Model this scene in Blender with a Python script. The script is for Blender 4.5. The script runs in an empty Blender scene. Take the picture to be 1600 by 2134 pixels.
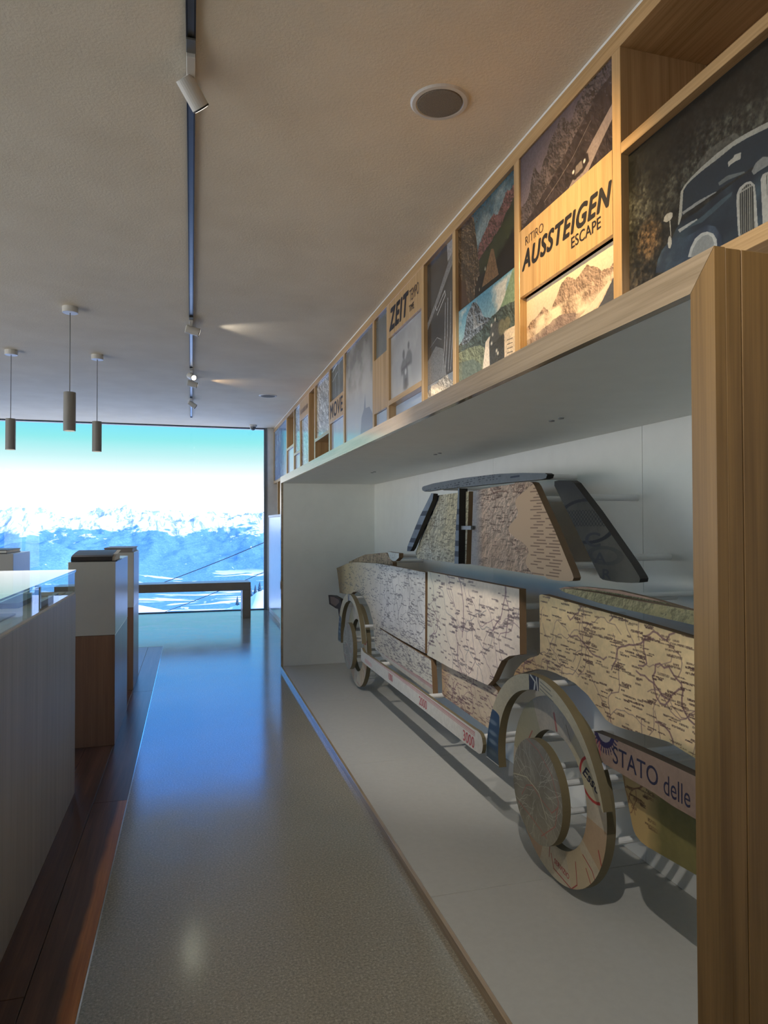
import bpy, bmesh, math, random
import numpy as np
from mathutils import Matrix, Vector

scene = bpy.context.scene
COL = scene.collection
PI = math.pi

# ------------------------------------------------------------------ camera
F_PX, YAW, PITCH, ROLL, EYE = 1419.0, math.radians(15.79), math.radians(1.029), math.radians(-.128), 1.45
fw = Vector((math.sin(YAW)*math.cos(PITCH), math.cos(YAW)*math.cos(PITCH), math.sin(PITCH)))
rt = Vector((math.cos(YAW), -math.sin(YAW), 0)); up = rt.cross(fw)
c_, s_ = math.cos(ROLL), math.sin(ROLL)
rt, up = rt*c_ + up*s_, up*c_ - rt*s_
cam = bpy.data.cameras.new('camera'); camo = bpy.data.objects.new('camera', cam); COL.objects.link(camo)
camo.matrix_world = Matrix(((rt.x, up.x, -fw.x, 0), (rt.y, up.y, -fw.y, 0), (rt.z, up.z, -fw.z, EYE), (0, 0, 0, 1)))
cam.sensor_fit = 'VERTICAL'; cam.sensor_height = 24.0; cam.lens = F_PX/2134*24.0
cam.clip_start = .05; cam.clip_end = 20000
scene.camera = camo

# ------------------------------------------------------------------ sky, sun, exposure
wd = bpy.data.worlds.new('sky'); scene.world = wd; wd.use_nodes = True
wn, wl = wd.node_tree.nodes, wd.node_tree.links; wn.clear()
w_tc = wn.new('ShaderNodeTexCoord'); w_sep = wn.new('ShaderNodeSeparateXYZ'); w_ramp = wn.new('ShaderNodeValToRGB')
w_bg = wn.new('ShaderNodeBackground'); w_out = wn.new('ShaderNodeOutputWorld')
w_map = wn.new('ShaderNodeMapRange'); w_map.inputs['From Min'].default_value = -1; w_map.inputs['From Max'].default_value = 1
wl.new(w_tc.outputs['Generated'], w_sep.inputs[0]); wl.new(w_sep.outputs['Z'], w_map.inputs['Value'])
wl.new(w_map.outputs[0], w_ramp.inputs[0]); wl.new(w_ramp.outputs[0], w_bg.inputs[0]); wl.new(w_bg.outputs[0], w_out.inputs[0])
SKY = [(-1, (1.1, 1.1, 1.08)), (-.12, (1.6, 1.6, 1.56)), (0.0, (3.1, 3.1, 3.05)), (.034, (2.1, 2.12, 2.12)), (.056, (.80, .81, .82)), (.090, (.40, .60, .61)), (.118, (.18, .54, .55)),
       (.140, (.12, .50, .62)), (.20, (.12, .52, 1.20)), (.32, (.13, .53, 1.5)), (1.0, (.12, .45, 1.3))]
els = w_ramp.color_ramp.elements
for i, (p, c) in enumerate(SKY):
    e = els[i] if i < 2 else els.new(p)
    e.position = (p+1)/2; e.color = (*c, 1)
w_bg.inputs[1].default_value = 1.0
sun = bpy.data.lights.new('sun', 'SUN'); suno = bpy.data.objects.new('sun', sun); COL.objects.link(suno)
suno.rotation_euler = Vector((-1.0, .42, -.62)).to_track_quat('-Z', 'Y').to_euler()
sun.energy = 4.5; sun.angle = .009; sun.color = (1, .95, .87)
vs = scene.view_settings
scene.display_settings.display_device = 'sRGB'
vs.view_transform = 'Standard'; vs.look = 'None'; vs.gamma = 1; vs.use_curve_mapping = False
vs.exposure = 0.7
SPOT_GAIN = 1.0
scene.cycles.max_bounces = 10; scene.cycles.diffuse_bounces = 6; scene.cycles.glossy_bounces = 6
scene.cycles.transparent_max_bounces = 16; scene.cycles.sample_clamp_indirect = 6
scene.cycles.use_denoising = True
scene.cycles.caustics_reflective = False; scene.cycles.caustics_refractive = False

# ------------------------------------------------------------------ helpers
def srgb(r, g, b):
    f = lambda c: c/12.92 if c <= .04045 else ((c+.055)/1.055)**2.4
    return (f(r/255), f(g/255), f(b/255), 1)

class Mat:
    """small node-material builder"""
    def __init__(s, name):
        s.m = bpy.data.materials.new(name); s.m.use_nodes = True
        s.n, s.l = s.m.node_tree.nodes, s.m.node_tree.links
        s.b = s.n['Principled BSDF']; s.out = s.n['Material Output']
    def new(s, t, **kw):
        n = s.n.new('ShaderNode'+t)
        for k, v in kw.items(): setattr(n, k, v)
        return n
    def coords(s, scale=(1, 1, 1), kind='Object'):
        tc = s.new('TexCoord'); mp = s.new('Mapping'); mp.inputs['Scale'].default_value = scale
        s.l.new(tc.outputs[kind], mp.inputs[0]); return mp.outputs[0]
    def noise(s, vec, scale, detail=4, rough=.55, dist=0):
        n = s.new('TexNoise'); s.l.new(vec, n.inputs['Vector'])
        n.inputs['Scale'].default_value = scale; n.inputs['Detail'].default_value = detail
        n.inputs['Roughness'].default_value = rough; n.inputs['Distortion'].default_value = dist
        return n.outputs['Fac']
    def ramp(s, fac, stops):
        r = s.new('ValToRGB'); e = r.color_ramp.elements
        for i, (p, c) in enumerate(stops):
            x = e[i] if i < 2 else e.new(p)
            x.position = p; x.color = c if len(c) == 4 else (*c, 1)
        s.l.new(fac, r.inputs[0]); return r.outputs[0]
    def bump(s, h, strength, dist=.01):
        b = s.new('Bump'); b.inputs['Strength'].default_value = strength; b.inputs['Distance'].default_value = dist
        s.l.new(h, b.inputs['Height']); s.l.new(b.outputs[0], s.b.inputs['Normal'])
    def set(s, **kw):
        for k, v in kw.items(): s.b.inputs[k.replace('_', ' ')].default_value = v
        return s

def plain(name, rgb, rough=.5, metal=0, vary=.06, ior=1.5, scale=9):
    m = Mat(name); v = m.coords()
    c = srgb(*rgb); f = m.noise(v, scale, 3)
    lo = tuple(x*(1-vary) for x in c[:3]); hi = tuple(min(1, x*(1+vary)) for x in c[:3])
    m.l.new(m.ramp(f, [(.3, lo), (.7, hi)]), m.b.inputs['Base Color'])
    m.set(Roughness=rough, Metallic=metal, IOR=ior); return m.m

def wood(name, a, b, axis='Y', rough=.42, scale=1.0, ior=1.5, fine=.5):
    """straight-grained wood; the grain runs along the given axis"""
    m = Mat(name); sc = {'X': (1.2, 26, 26), 'Y': (26, 1.2, 26), 'Z': (26, 26, 1.2)}[axis]
    v = m.coords(tuple(q*scale for q in sc))
    f1 = m.noise(v, 1.0, 5, .6, .35)
    sc2 = {'X': (2, 190, 190), 'Y': (190, 2, 190), 'Z': (190, 190, 2)}[axis]
    f2 = m.noise(m.coords(tuple(q*scale for q in sc2)), 1.0, 3, .6)
    mx = m.new('Math', operation='MULTIPLY_ADD'); m.l.new(f2, mx.inputs[0]); mx.inputs[1].default_value = fine
    m.l.new(f1, mx.inputs[2])
    off = fine/2
    col = m.ramp(mx.outputs[0], [(.3+off, srgb(*a)), (.5+off, tuple((p+q)/2 for p, q in zip(srgb(*a), srgb(*b)))), (.72+off, srgb(*b))])
    m.l.new(col, m.b.inputs['Base Color']); m.bump(f2, .02, .001)
    m.set(Roughness=rough, IOR=ior); return m.m

def glassy(name, tint=(1, 1, 1), rough=0.0, ior=1.45):
    """clear pane: straight-through glass with a Fresnel mirror on it"""
    m = Mat(name); m.n.remove(m.b)
    t = m.new('BsdfTransparent'); t.inputs[0].default_value = (*tint, 1)
    g = m.new('BsdfGlossy'); g.inputs['Roughness'].default_value = rough; g.inputs[0].default_value = (1, 1, 1, 1)
    fr = m.new('Fresnel'); fr.inputs[0].default_value = ior
    ge = m.new('NewGeometry'); k = m.new('Math', operation='SUBTRACT'); k.inputs[0].default_value = 1; m.l.new(ge.outputs['Backfacing'], k.inputs[1])
    f2 = m.new('Math', operation='MULTIPLY'); m.l.new(fr.outputs[0], f2.inputs[0]); m.l.new(k.outputs[0], f2.inputs[1])
    mx = m.new('MixShader'); m.l.new(f2.outputs[0], mx.inputs[0]); m.l.new(t.outputs[0], mx.inputs[1]); m.l.new(g.outputs[0], mx.inputs[2])
    m.l.new(mx.outputs[0], m.out.inputs[0]); return m.m

def glow(name, rgb, strength):
    m = Mat(name); m.n.remove(m.b); e = m.new('Emission'); e.inputs[0].default_value = (*rgb, 1); e.inputs[1].default_value = strength
    m.l.new(e.outputs[0], m.out.inputs[0]); return m.m

def tag(o, label=None, cat=None, group=None, kind=None):
    if label: o['label'] = label
    if cat: o['category'] = cat
    if group: o['group'] = group
    if kind: o['kind'] = kind
    return o

def thing(name, loc, label, cat, group=None):
    o = bpy.data.objects.new(name, None); o.empty_display_size = .1; COL.objects.link(o); o.location = loc
    return tag(o, label, cat, group)

class MB:
    """collects shapes in world coordinates and links them as ONE mesh object"""
    def __init__(s): s.v, s.f, s.uv, s.mi = [], [], [], []
    def add(s, vs, fs, mi=0, uvs=None):
        o = len(s.v); s.v += [tuple(p) for p in vs]
        for k, f in enumerate(fs):
            s.f.append([o+i for i in f]); s.mi.append(mi)
            s.uv.append(uvs[k] if uvs else None)
        return s
    def box(s, x0, x1, y0, y1, z0, z1, b=0, mi=0):
        if b <= 0:
            vs = [(x, y, z) for z in (z0, z1) for y in (y0, y1) for x in (x0, x1)]
            return s.add(vs, [(0, 2, 3, 1), (4, 5, 7, 6), (0, 1, 5, 4), (2, 6, 7, 3), (0, 4, 6, 2), (1, 3, 7, 5)], mi)
        bm = bmesh.new(); bmesh.ops.create_cube(bm, size=1)
        for v in bm.verts: v.co = ((x0+x1)/2+v.co.x*(x1-x0), (y0+y1)/2+v.co.y*(y1-y0), (z0+z1)/2+v.co.z*(z1-z0))
        bmesh.ops.bevel(bm, geom=list(bm.edges), offset=b, segments=1, affect='EDGES', profile=.5)
        bm.verts.index_update()
        s.add([v.co[:] for v in bm.verts], [[v.index for v in f.verts] for f in bm.faces], mi); bm.free(); return s
    def tube(s, p, q, r, n=16, r2=None, caps=True, mi=0):
        p, q = Vector(p), Vector(q); d = (q-p).normalized(); a = d.orthogonal().normalized(); b = d.cross(a)
        r2 = r if r2 is None else r2; vs = []
        for c, rr in ((p, r), (q, r2)):
            for i in range(n):
                t = 2*PI*i/n; vs.append(c+a*(rr*math.cos(t))+b*(rr*math.sin(t)))
        fs = [(i, (i+1) % n, n+(i+1) % n, n+i) for i in range(n)]
        if caps: fs += [tuple(range(n))[::-1], tuple(range(n, 2*n))]
        return s.add(vs, fs, mi)
    def lathe(s, prof, c, n=24, mi=0):
        """profile of (radius, z) turned about the vertical through c"""
        vs, fs = [], []
        for r, z in prof:
            for i in range(n): vs.append((c[0]+r*math.cos(2*PI*i/n), c[1]+r*math.sin(2*PI*i/n), c[2]+z))
        for k in range(len(prof)-1):
            for i in range(n): fs.append((k*n+i, k*n+(i+1) % n, (k+1)*n+(i+1) % n, (k+1)*n+i))
        fs.append(tuple(range(n))[::-1]); fs.append(tuple(range((len(prof)-1)*n, len(prof)*n)))
        return s.add(vs, fs, mi)
    def build(s, name, mats, parent=None, smooth=False, recalc=True):
        me = bpy.data.meshes.new(name)
        off = Vector(parent.matrix_world.translation) if parent else Vector((0, 0, 0))
        if parent:                                   # parents are only ever moved, never turned
            off = Vector((0, 0, 0)); p = parent
            while p: off += Vector(p.location); p = p.parent
        me.from_pydata([tuple(Vector(v)-off) for v in s.v], [], s.f)
        mats = mats if isinstance(mats, (list, tuple)) else [mats]
        for m in mats: me.materials.append(m)
        for p, mi in zip(me.polygons, s.mi): p.material_index = mi; p.use_smooth = smooth
        if any(s.uv):
            ul = me.uv_layers.new(name='print')
            for p, u in zip(me.polygons, s.uv):
                if u:
                    for li, q in zip(p.loop_indices, u): ul.data[li].uv = q
        if recalc:
            bm = bmesh.new(); bm.from_mesh(me); bmesh.ops.recalc_face_normals(bm, faces=list(bm.faces)); bm.to_mesh(me); bm.free()
        me.update()
        o = bpy.data.objects.new(name, me); COL.objects.link(o)
        if parent: o.parent = parent
        return o

def board(name, x0, x1, y0, y1, z0, z1, mat, parent=None, b=.0015):
    return MB().box(x0, x1, y0, y1, z0, z1, b).build(name, mat, parent)

def struct(o): return tag(o, kind='structure')

def cell_print(name, xf, y0, y1, z0, z1, mat, edge, parent=None, t=.008):
    """flat printed board whose face looks to the aisle (-X); u runs left to right as seen"""
    m = MB(); m.box(xf, xf+t, y0, y1, z0, z1, mi=1)
    m.add([(xf-.0004, y1, z0), (xf-.0004, y0, z0), (xf-.0004, y0, z1), (xf-.0004, y1, z1)], [(0, 1, 2, 3)], 0, [[(0, 0), (1, 0), (1, 1), (0, 1)]])
    return m.build(name, [mat, edge], parent, recalc=False)

def text_mesh(body, size, bold=0.0, shear=0.0, spacing=1.0, xs=1.0):
    cu = bpy.data.curves.new('t', 'FONT'); cu.body = body; cu.size = size; cu.shear = shear
    cu.space_character = spacing+3.2*max(0, bold); cu.extrude = 0; cu.resolution_u = 4
    ob = bpy.data.objects.new('t', cu); COL.objects.link(ob)
    dg = bpy.context.evaluated_depsgraph_get(); me = bpy.data.meshes.new_from_object(ob.evaluated_get(dg))
    bpy.data.objects.remove(ob); bpy.data.curves.remove(cu)
    vs = [v.co.copy() for v in me.vertices]; fs = [list(p.vertices) for p in me.polygons]
    bpy.data.meshes.remove(me)
    return vs, fs

def wall_text(body, xf, y_left, z_base, cap, width, mat, parent, bold=0.0, shear=0.0, turn=0.0, name='lettering'):
    """printed lettering facing the aisle: cap height and total width in metres, y_left is its left end as read"""
    v1, f1 = text_mesh(body, 1.0, bold, shear); vs, fs = list(v1), list(f1)
    if bold > 0:                                        # heavier strokes: the same outline laid over itself a little shifted
        for k in range(8):
            d = Vector((bold*math.cos(k*PI/4), bold*.75*math.sin(k*PI/4), (k+1)*.00003)); o = len(vs)
            vs += [v+d for v in v1]; fs += [[i+o for i in f] for f in f1]
    x0 = min(v.x for v in vs); x1 = max(v.x for v in vs); hz = max(v.y for v in vs)
    b0 = 0 if min(v.y for v in vs) > -.05 else 0
    sx = width/(x1-x0); sz = cap/(hz-b0); m = MB(); c, s = math.cos(turn), math.sin(turn)
    pts = []
    for v in vs:
        a, b = (v.x-x0)*sx, (v.y-b0)*sz
        a, b = a*c-b*s, a*s+b*c
        pts.append((xf-v.z, y_left-a, z_base+b))
    m.add(pts, fs)
    return m.build(name, mat, parent, recalc=False)

# ------------------------------------------------------------------ painting of flat prints (numpy, no files)
def rnd(h, w, cell, seed):
    g = np.random.default_rng(seed); cy, cx = max(2, int(h/cell)+2), max(2, int(w/cell)+2)
    a = g.random((cy+1, cx+1)); y = np.linspace(0, cy-1.001, h); x = np.linspace(0, cx-1.001, w)
    yi, xi = y.astype(int), x.astype(int); fy, fx = y-yi, x-xi
    fy = fy*fy*(3-2*fy); fx = fx*fx*(3-2*fx)
    t = a[yi][:, xi]*(1-fx)+a[yi][:, xi+1]*fx; b = a[yi+1][:, xi]*(1-fx)+a[yi+1][:, xi+1]*fx
    return t*(1-fy)[:, None]+b*fy[:, None]

def fbm(h, w, cell, octv, seed, gain=.55):
    o = np.zeros((h, w)); amp, tot = 1., 0.
    for k in range(octv):
        o += amp*rnd(h, w, max(cell/2**k, 1.01), seed*31+k); tot += amp; amp *= gain
    return o/tot

class Art:
    """a painted picture; x and y are 0..1 from the lower left corner"""
    def __init__(s, w, h, bg=(128, 128, 128)):
        s.w, s.h = w, h; s.a = np.empty((h, w, 3)); s.a[:] = np.array(bg)/255.
        s.Y, s.X = np.mgrid[0:h, 0:w]; s.Y = (s.Y+.5)/h; s.X = (s.X+.5)/w; s.asp = w/h
    def blend(s, m, col):
        col = np.array(col)/255. if not isinstance(col, np.ndarray) else col
        m = np.clip(m, 0, 1)[..., None]; s.a = s.a*(1-m)+col*m
    def grad(s, stops):
        ps = [p for p, _ in stops]
        for k in range(3): s.a[..., k] = np.interp(s.Y, ps, [c[k]/255. for _, c in stops])
    def mask(s, pts):
        p = np.array(pts); m = np.zeros((s.h, s.w), bool)
        j0, j1 = max(0, int(p[:, 0].min()*s.w)-1), min(s.w, int(p[:, 0].max()*s.w)+2)
        i0, i1 = max(0, int(p[:, 1].min()*s.h)-1), min(s.h, int(p[:, 1].max()*s.h)+2)
        if j1 <= j0 or i1 <= i0: return m.astype(float)
        X, Y = s.X[i0:i1, j0:j1], s.Y[i0:i1, j0:j1]; q = np.zeros(X.shape, bool)
        for (xa, ya), (xb, yb) in zip(p, np.roll(p, -1, 0)):
            if ya == yb: continue
            q ^= ((ya > Y) != (yb > Y)) & (X < (xb-xa)*(Y-ya)/(yb-ya)+xa)
        m[i0:i1, j0:j1] = q; return m.astype(float)
    def poly(s, pts, col, al=1.): s.blend(s.mask(pts)*al, col)
    def line(s, pts, wpx, col, al=1., within=None):
        P = np.array(pts, float)*[s.w, s.h]; col = np.array(col)/255.
        for a, b in zip(P[:-1], P[1:]):
            lo, hi = np.minimum(a, b)-wpx-1, np.maximum(a, b)+wpx+1
            j0, j1, i0, i1 = max(0, int(lo[0])), min(s.w, int(hi[0])+1), max(0, int(lo[1])), min(s.h, int(hi[1])+1)
            if j1 <= j0 or i1 <= i0: continue
            y, x = np.mgrid[i0:i1, j0:j1]; x = x+.5; y = y+.5
            d = b-a; L = max((d*d).sum(), 1e-9); t = np.clip(((x-a[0])*d[0]+(y-a[1])*d[1])/L, 0, 1)
            ds = np.hypot(x-a[0]-t*d[0], y-a[1]-t*d[1]); m = np.clip(wpx/2+.5-ds, 0, 1)*al
            if within is not None: m = m*within[i0:i1, j0:j1]
            s.a[i0:i1, j0:j1] = s.a[i0:i1, j0:j1]*(1-m[..., None])+col*m[..., None]
    def soft(s, pts, col, al=1., r=3):
        m = s.mask(pts)
        for _ in range(2):
            for ax in (0, 1): m = sum(np.roll(m, k, ax) for k in range(-r, r+1))/(2*r+1)
        s.blend(m*al, col)
    def ridge(s, pts, col, rough, seed, relief=.25, cell=60):
        """mountain silhouette below a jagged crest through pts, with painted rock relief"""
        xs = np.array([p[0] for p in pts]); ys = np.array([p[1] for p in pts])
        x = (np.arange(s.w)+.5)/s.w; top = np.interp(x, xs, ys)+rough*(fbm(2, s.w, 26, 5, seed, .6)[0]-.5)
        m = (s.Y < top[None, :]).astype(float)
        n = fbm(s.h, s.w, cell, 5, seed+7, .62); g = np.gradient(n, axis=1)*cell*.5 + np.gradient(n, axis=0)*cell*.3
        c = np.clip((np.array(col)/255.)[None, None, :]*(1+.5*relief*np.clip(g*2.2, -1.3, 1.6))[..., None], 0, 1)
        s.a = s.a*(1-m[..., None])+c*m[..., None]; return m, top
    def grain(s, amt, seed=3):
        s.a = np.clip(s.a*(1+amt*(fbm(s.h, s.w, 5, 3, seed)-.5)[..., None]*2), 0, 1)
    def image(s, name):
        im = bpy.data.images.new(name, s.w, s.h); px = np.ones((s.h, s.w, 4), np.float32); px[..., :3] = np.clip(s.a, 0, 1)
        im.pixels.foreach_set(px.ravel()); im.update(); im.pack(); return im

def print_mat(name, art, rough=.35, ior=1.5, gain=1.0):
    m = Mat(name); t = m.new('TexImage'); t.image = art.image(name); t.extension = 'EXTEND'
    uv = m.new('UVMap'); uv.uv_map = 'print'; m.l.new(uv.outputs[0], t.inputs[0])
    m.l.new(t.outputs[0], m.b.inputs['Base Color']); m.set(Roughness=rough, IOR=ior); return m.m

# ------------------------------------------------------------------ materials
CEIL = 3.1
def ceiling_mat():
    m = Mat('stucco'); v = m.coords(); f = m.noise(v, 95, 5, .6); g = m.noise(v, 3, 2)
    m.l.new(m.ramp(g, [(.3, srgb(222, 210, 188)), (.7, srgb(230, 219, 198))]), m.b.inputs['Base Color'])
    m.bump(f, .34, .006); m.set(Roughness=.85); return m.m
def floor_mat():
    m = Mat('polished_concrete'); v = m.coords(); f = m.noise(v, 120, 6, .7); g = m.noise(v, 420, 3, .6); big = m.noise(v, 1.6, 4)
    mx = m.new('Math', operation='MULTIPLY_ADD'); m.l.new(g, mx.inputs[0]); mx.inputs[1].default_value = .6; m.l.new(f, mx.inputs[2])
    a = m.ramp(mx.outputs[0], [(.56, srgb(102, 94, 80)), (.74, srgb(150, 140, 121)), (.86, srgb(164, 153, 133)), (.97, srgb(202, 190, 166))])
    mul = m.new('MixRGB', blend_type='MULTIPLY'); mul.inputs[0].default_value = .35; m.l.new(a, mul.inputs[1])
    m.l.new(m.ramp(big, [(.3, (.7, .7, .7)), (.7, (1, 1, 1))]), mul.inputs[2]); m.l.new(mul.outputs[0], m.b.inputs['Base Color'])
    r = m.noise(v, 5, 3); m.l.new(m.ramp(r, [(.3, (.11, .11, .11)), (.7, (.17, .17, .17))]), m.b.inputs['Roughness'])
    m.bump(f, .03, .002); m.set(IOR=2.1); m.b.inputs['Specular Tint'].default_value = (.32, .68, 1, 1); return m.m  # blue reflection of the sky is strengthened by this tint
M = {}
M['ceiling'] = ceiling_mat()
M['floor'] = floor_mat()
M['wall'] = plain('painted_wall', (226, 224, 218), .6)
M['frame_grey'] = plain('anodised_grey', (120, 122, 122), .4)
M['frame_dark'] = plain('dark_frame', (52, 56, 58), .45)
M['pane'] = glassy('window_glass')
M['clear'] = glassy('display_glass', (.95, .985, .97), 0, 1.5)
M['cab_white'] = plain('cabinet_lacquer', (206, 210, 212), .2, vary=.02, ior=1.7)
M['case_white'] = wood('laminate', (150, 144, 138), (172, 166, 160), 'Z', .42, .8)
M['white'] = plain('white_paint', (226, 226, 222), .5, vary=.03)
M['niche'] = plain('niche_lacquer', (232, 233, 228), .55, vary=.02)
M['niche_floor'] = plain('niche_floor', (186, 186, 181), .5, vary=.03, scale=40)
M['oakX'] = wood('oak_cross', (158, 118, 68), (206, 166, 108), 'X')
M['oakY'] = wood('oak_long', (162, 130, 88), (198, 164, 118), 'Y', .26, ior=1.6)
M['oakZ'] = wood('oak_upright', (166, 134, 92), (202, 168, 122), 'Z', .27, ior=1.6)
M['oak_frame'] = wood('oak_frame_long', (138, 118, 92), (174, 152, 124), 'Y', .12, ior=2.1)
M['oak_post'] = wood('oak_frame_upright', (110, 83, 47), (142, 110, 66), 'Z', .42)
M['oak_shaded'] = wood('oak_inside_shaded', (96, 64, 34), (128, 90, 52), 'Z', .5)  # darker oak: the dimness inside the cells is put into its colour
def plank_mat(name, sap):
    m = Mat(name); v = m.coords((16, .9, 16)); f = m.noise(v, 1, 6, .62, .5); g = m.noise(m.coords((120, 1.6, 120)), 1, 3)
    mx = m.new('Math', operation='MULTIPLY_ADD'); m.l.new(g, mx.inputs[0]); mx.inputs[1].default_value = .3; m.l.new(f, mx.inputs[2])
    c = m.ramp(mx.outputs[0], [(.48, srgb(66, 46, 38)), (.66, srgb(88, 62, 50)), (.84, srgb(112, 80, 64))])
    if sap:                                     # pale sapwood along one edge of this board
        tc = m.new('TexCoord'); sx = m.new('SeparateXYZ'); m.l.new(tc.outputs['Object'], sx.inputs[0])
        wv = m.noise(m.coords((1, 1.3, 1)), 1.2, 4); ad = m.new('Math', operation='MULTIPLY_ADD')
        m.l.new(wv, ad.inputs[0]); ad.inputs[1].default_value = .07; m.l.new(sx.outputs['X'], ad.inputs[2])
        mr = m.new('MapRange'); m.l.new(ad.outputs[0], mr.inputs[0]); mr.inputs[1].default_value = -.345; mr.inputs[2].default_value = -.325
        sc = m.ramp(mx.outputs[0], [(.48, srgb(150, 92, 44)), (.8, srgb(200, 134, 72))])
        k = m.new('MixRGB'); m.l.new(mr.outputs[0], k.inputs[0]); m.l.new(c, k.inputs[1]); m.l.new(sc, k.inputs[2]); c = k.outputs[0]
    oi = m.new('ObjectInfo'); br = m.new('HueSaturation'); m.l.new(c, br.inputs['Color'])
    mr2 = m.new('MapRange'); m.l.new(oi.outputs['Random'], mr2.inputs[0]); mr2.inputs[3].default_value = .82; mr2.inputs[4].default_value = 1.15
    m.l.new(mr2.outputs[0], br.inputs['Value']); m.l.new(br.outputs[0], m.b.inputs['Base Color'])
    m.bump(g, .08, .002); m.set(Roughness=.3); return m.m
M['plank'] = plank_mat('floor_board', False); M['plank_sap'] = plank_mat('floor_board_sapwood', True)
M['ped_white'] = plain('pedestal_laminate', (182, 179, 170), .28, vary=.02, ior=1.5)
M['ped_brown'] = wood('pedestal_wood', (118, 86, 66), (138, 104, 80), 'Z', .3, .8)
M['leather'] = plain('dark_cover', (44, 41, 42), .42)
M['greybook'] = plain('grey_cover', (128, 120, 114), .5)
M['paper'] = plain('paper', (225, 222, 212), .7)
M['bench'] = plain('bench_wood', (124, 110, 92), .34, vary=.08)
M['lamp_white'] = plain('lamp_white', (205, 203, 198), .4, vary=.02)
M['pendant'] = plain('pendant_shaded', (136, 133, 128), .4, vary=.02)  # white lamp bodies, their backlit shade put into this grey
M['lamp_black'] = plain('lamp_black', (26, 24, 23), .5)
M['rail'] = plain('track_channel', (132, 132, 128), .3, .5)
M['chrome'] = plain('chrome', (205, 208, 212), .12, 1)
M['ink'] = plain('black_print', (24, 20, 20), .6)
M['ink_thin'] = plain('thin_print', (70, 52, 40), .6)
M['red_ink'] = plain('red_print', (176, 70, 78), .6)
M['navy_ink'] = plain('navy_print', (44, 42, 62), .6)
M['mdf'] = plain('board_edge', (128, 102, 74), .6)
M['mdf_olive'] = plain('board_edge_olive', (112, 102, 76), .6)
M['dark_edge'] = plain('board_edge_dark', (36, 32, 31), .5)
M['rod'] = plain('rod_white', (224, 226, 226), .35, vary=.02)
M['grille'] = plain('speaker_grille', (122, 116, 106), .8, scale=300, vary=.2)
M['dome'] = plain('smoked_dome', (88, 90, 94), .12)

# ------------------------------------------------------------------ the room
X0, Y0, Y1, XR = -5.0, -3.4, 11.77, 1.9
XW = -.317                                                            # where the boards meet the concrete
m = MB(); m.box(XW, XR, Y0, Y1+.12, -.2, 0); m.box(X0, XW, 8.56, Y1+.12, -.2, 0)
struct(m.build('floor', M['floor']))
bsub = struct(board('floor', X0, XW-.004, Y0, 8.555, -.2, -.02, M['frame_dark'], b=0))
rg = random.Random(5)
planks = []
xs = [XW-.004-.168*i for i in range(5)]
for i in range(4):
    xa, xb = xs[i+1], xs[i]
    cuts = {0: [2.35-2.9, 1.02, 3.85, 6.3], 1: [-.8, 2.34, 5.2, 7.4], 2: [.4, 3.3, 6.5], 3: [-.2, 2.9, 5.6]}[i]
    ys = [Y0]+cuts+[8.552]
    for a, b in zip(ys[:-1], ys[1:]):
        o = board('plank', xa+.0012, xb-.0012, a+.001, b-.001, -.02, 0, M['plank_sap' if i == 0 and 1 < a < 3.8 else 'plank'], bsub, .001); planks.append(o)
board('plank', X0, xs[4]-.001, Y0, 8.552, -.02, 0, M['plank'], bsub, .001)
board('edge_strip', XW-.0045, XW+.001, Y0, 8.56, -.02, .0012, M['chrome'], bsub, 0)
struct(board('ceiling', X0-.3, XR+.3, Y0-.3, Y1+.25, CEIL, CEIL+.3, M['ceiling'], b=0))
struct(board('wall_right', XR, XR+.25, Y0-.3, Y1+.25, -.2, CEIL, M['wall'], b=0))
struct(board('wall_left', X0-.25, X0, 7.6, Y1+.25, -.2, CEIL, M['wall'], b=0))
w2 = struct(board('added_window', X0-.1, X0, Y0-.3, -2.6, -.2, CEIL, M['frame_grey'], b=0))     # unseen glazing, added along the left side to let in more daylight
for y in (-2.6, -.05, 2.5, 5.05, 7.57): board('window_frame', X0-.1, X0, y, y+.03, 0, CEIL, M['frame_dark'], w2, 0)
for z in (0, CEIL-.02): board('window_frame', X0-.1, X0, -2.57, 7.57, z, z+.02, M['frame_dark'], w2, 0)
for y in (-2.57, -.02, 2.53, 5.08): board('window_pane', X0-.06, X0-.044, y, y+2.49, .02, CEIL-.02, M['pane'], w2, 0)
struct(board('wall_back', X0, XR, Y0-.25, Y0, -.2, CEIL, M['wall'], b=0))
struct(board('wall_far', 1.245, XR, Y1-.02, Y1+.2, -.2, CEIL, M['wall'], b=0))
w = struct(MB().box(1.205, 1.245, Y1-.03, Y1+.09, 0, CEIL).build('window_1', M['frame_grey']))
board('window_frame', X0, 1.205, Y1-.01, Y1+.07, CEIL-.018, CEIL, M['frame_dark'], w, 0)
board('window_frame', X0, 1.205, Y1-.01, Y1+.07, 0, .012, M['frame_dark'], w, 0)
board('window_frame', X0, X0+.05, Y1-.01, Y1+.07, 0, CEIL, M['frame_dark'], w, 0)
board('window_frame', 1.196, 1.206, Y1-.02, Y1+.07, 0, CEIL, M['frame_dark'], w, 0)
board('window_pane', X0+.05, 1.2, Y1+.02, Y1+.036, .01, CEIL-.016, M['pane'], w, 0)

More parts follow.
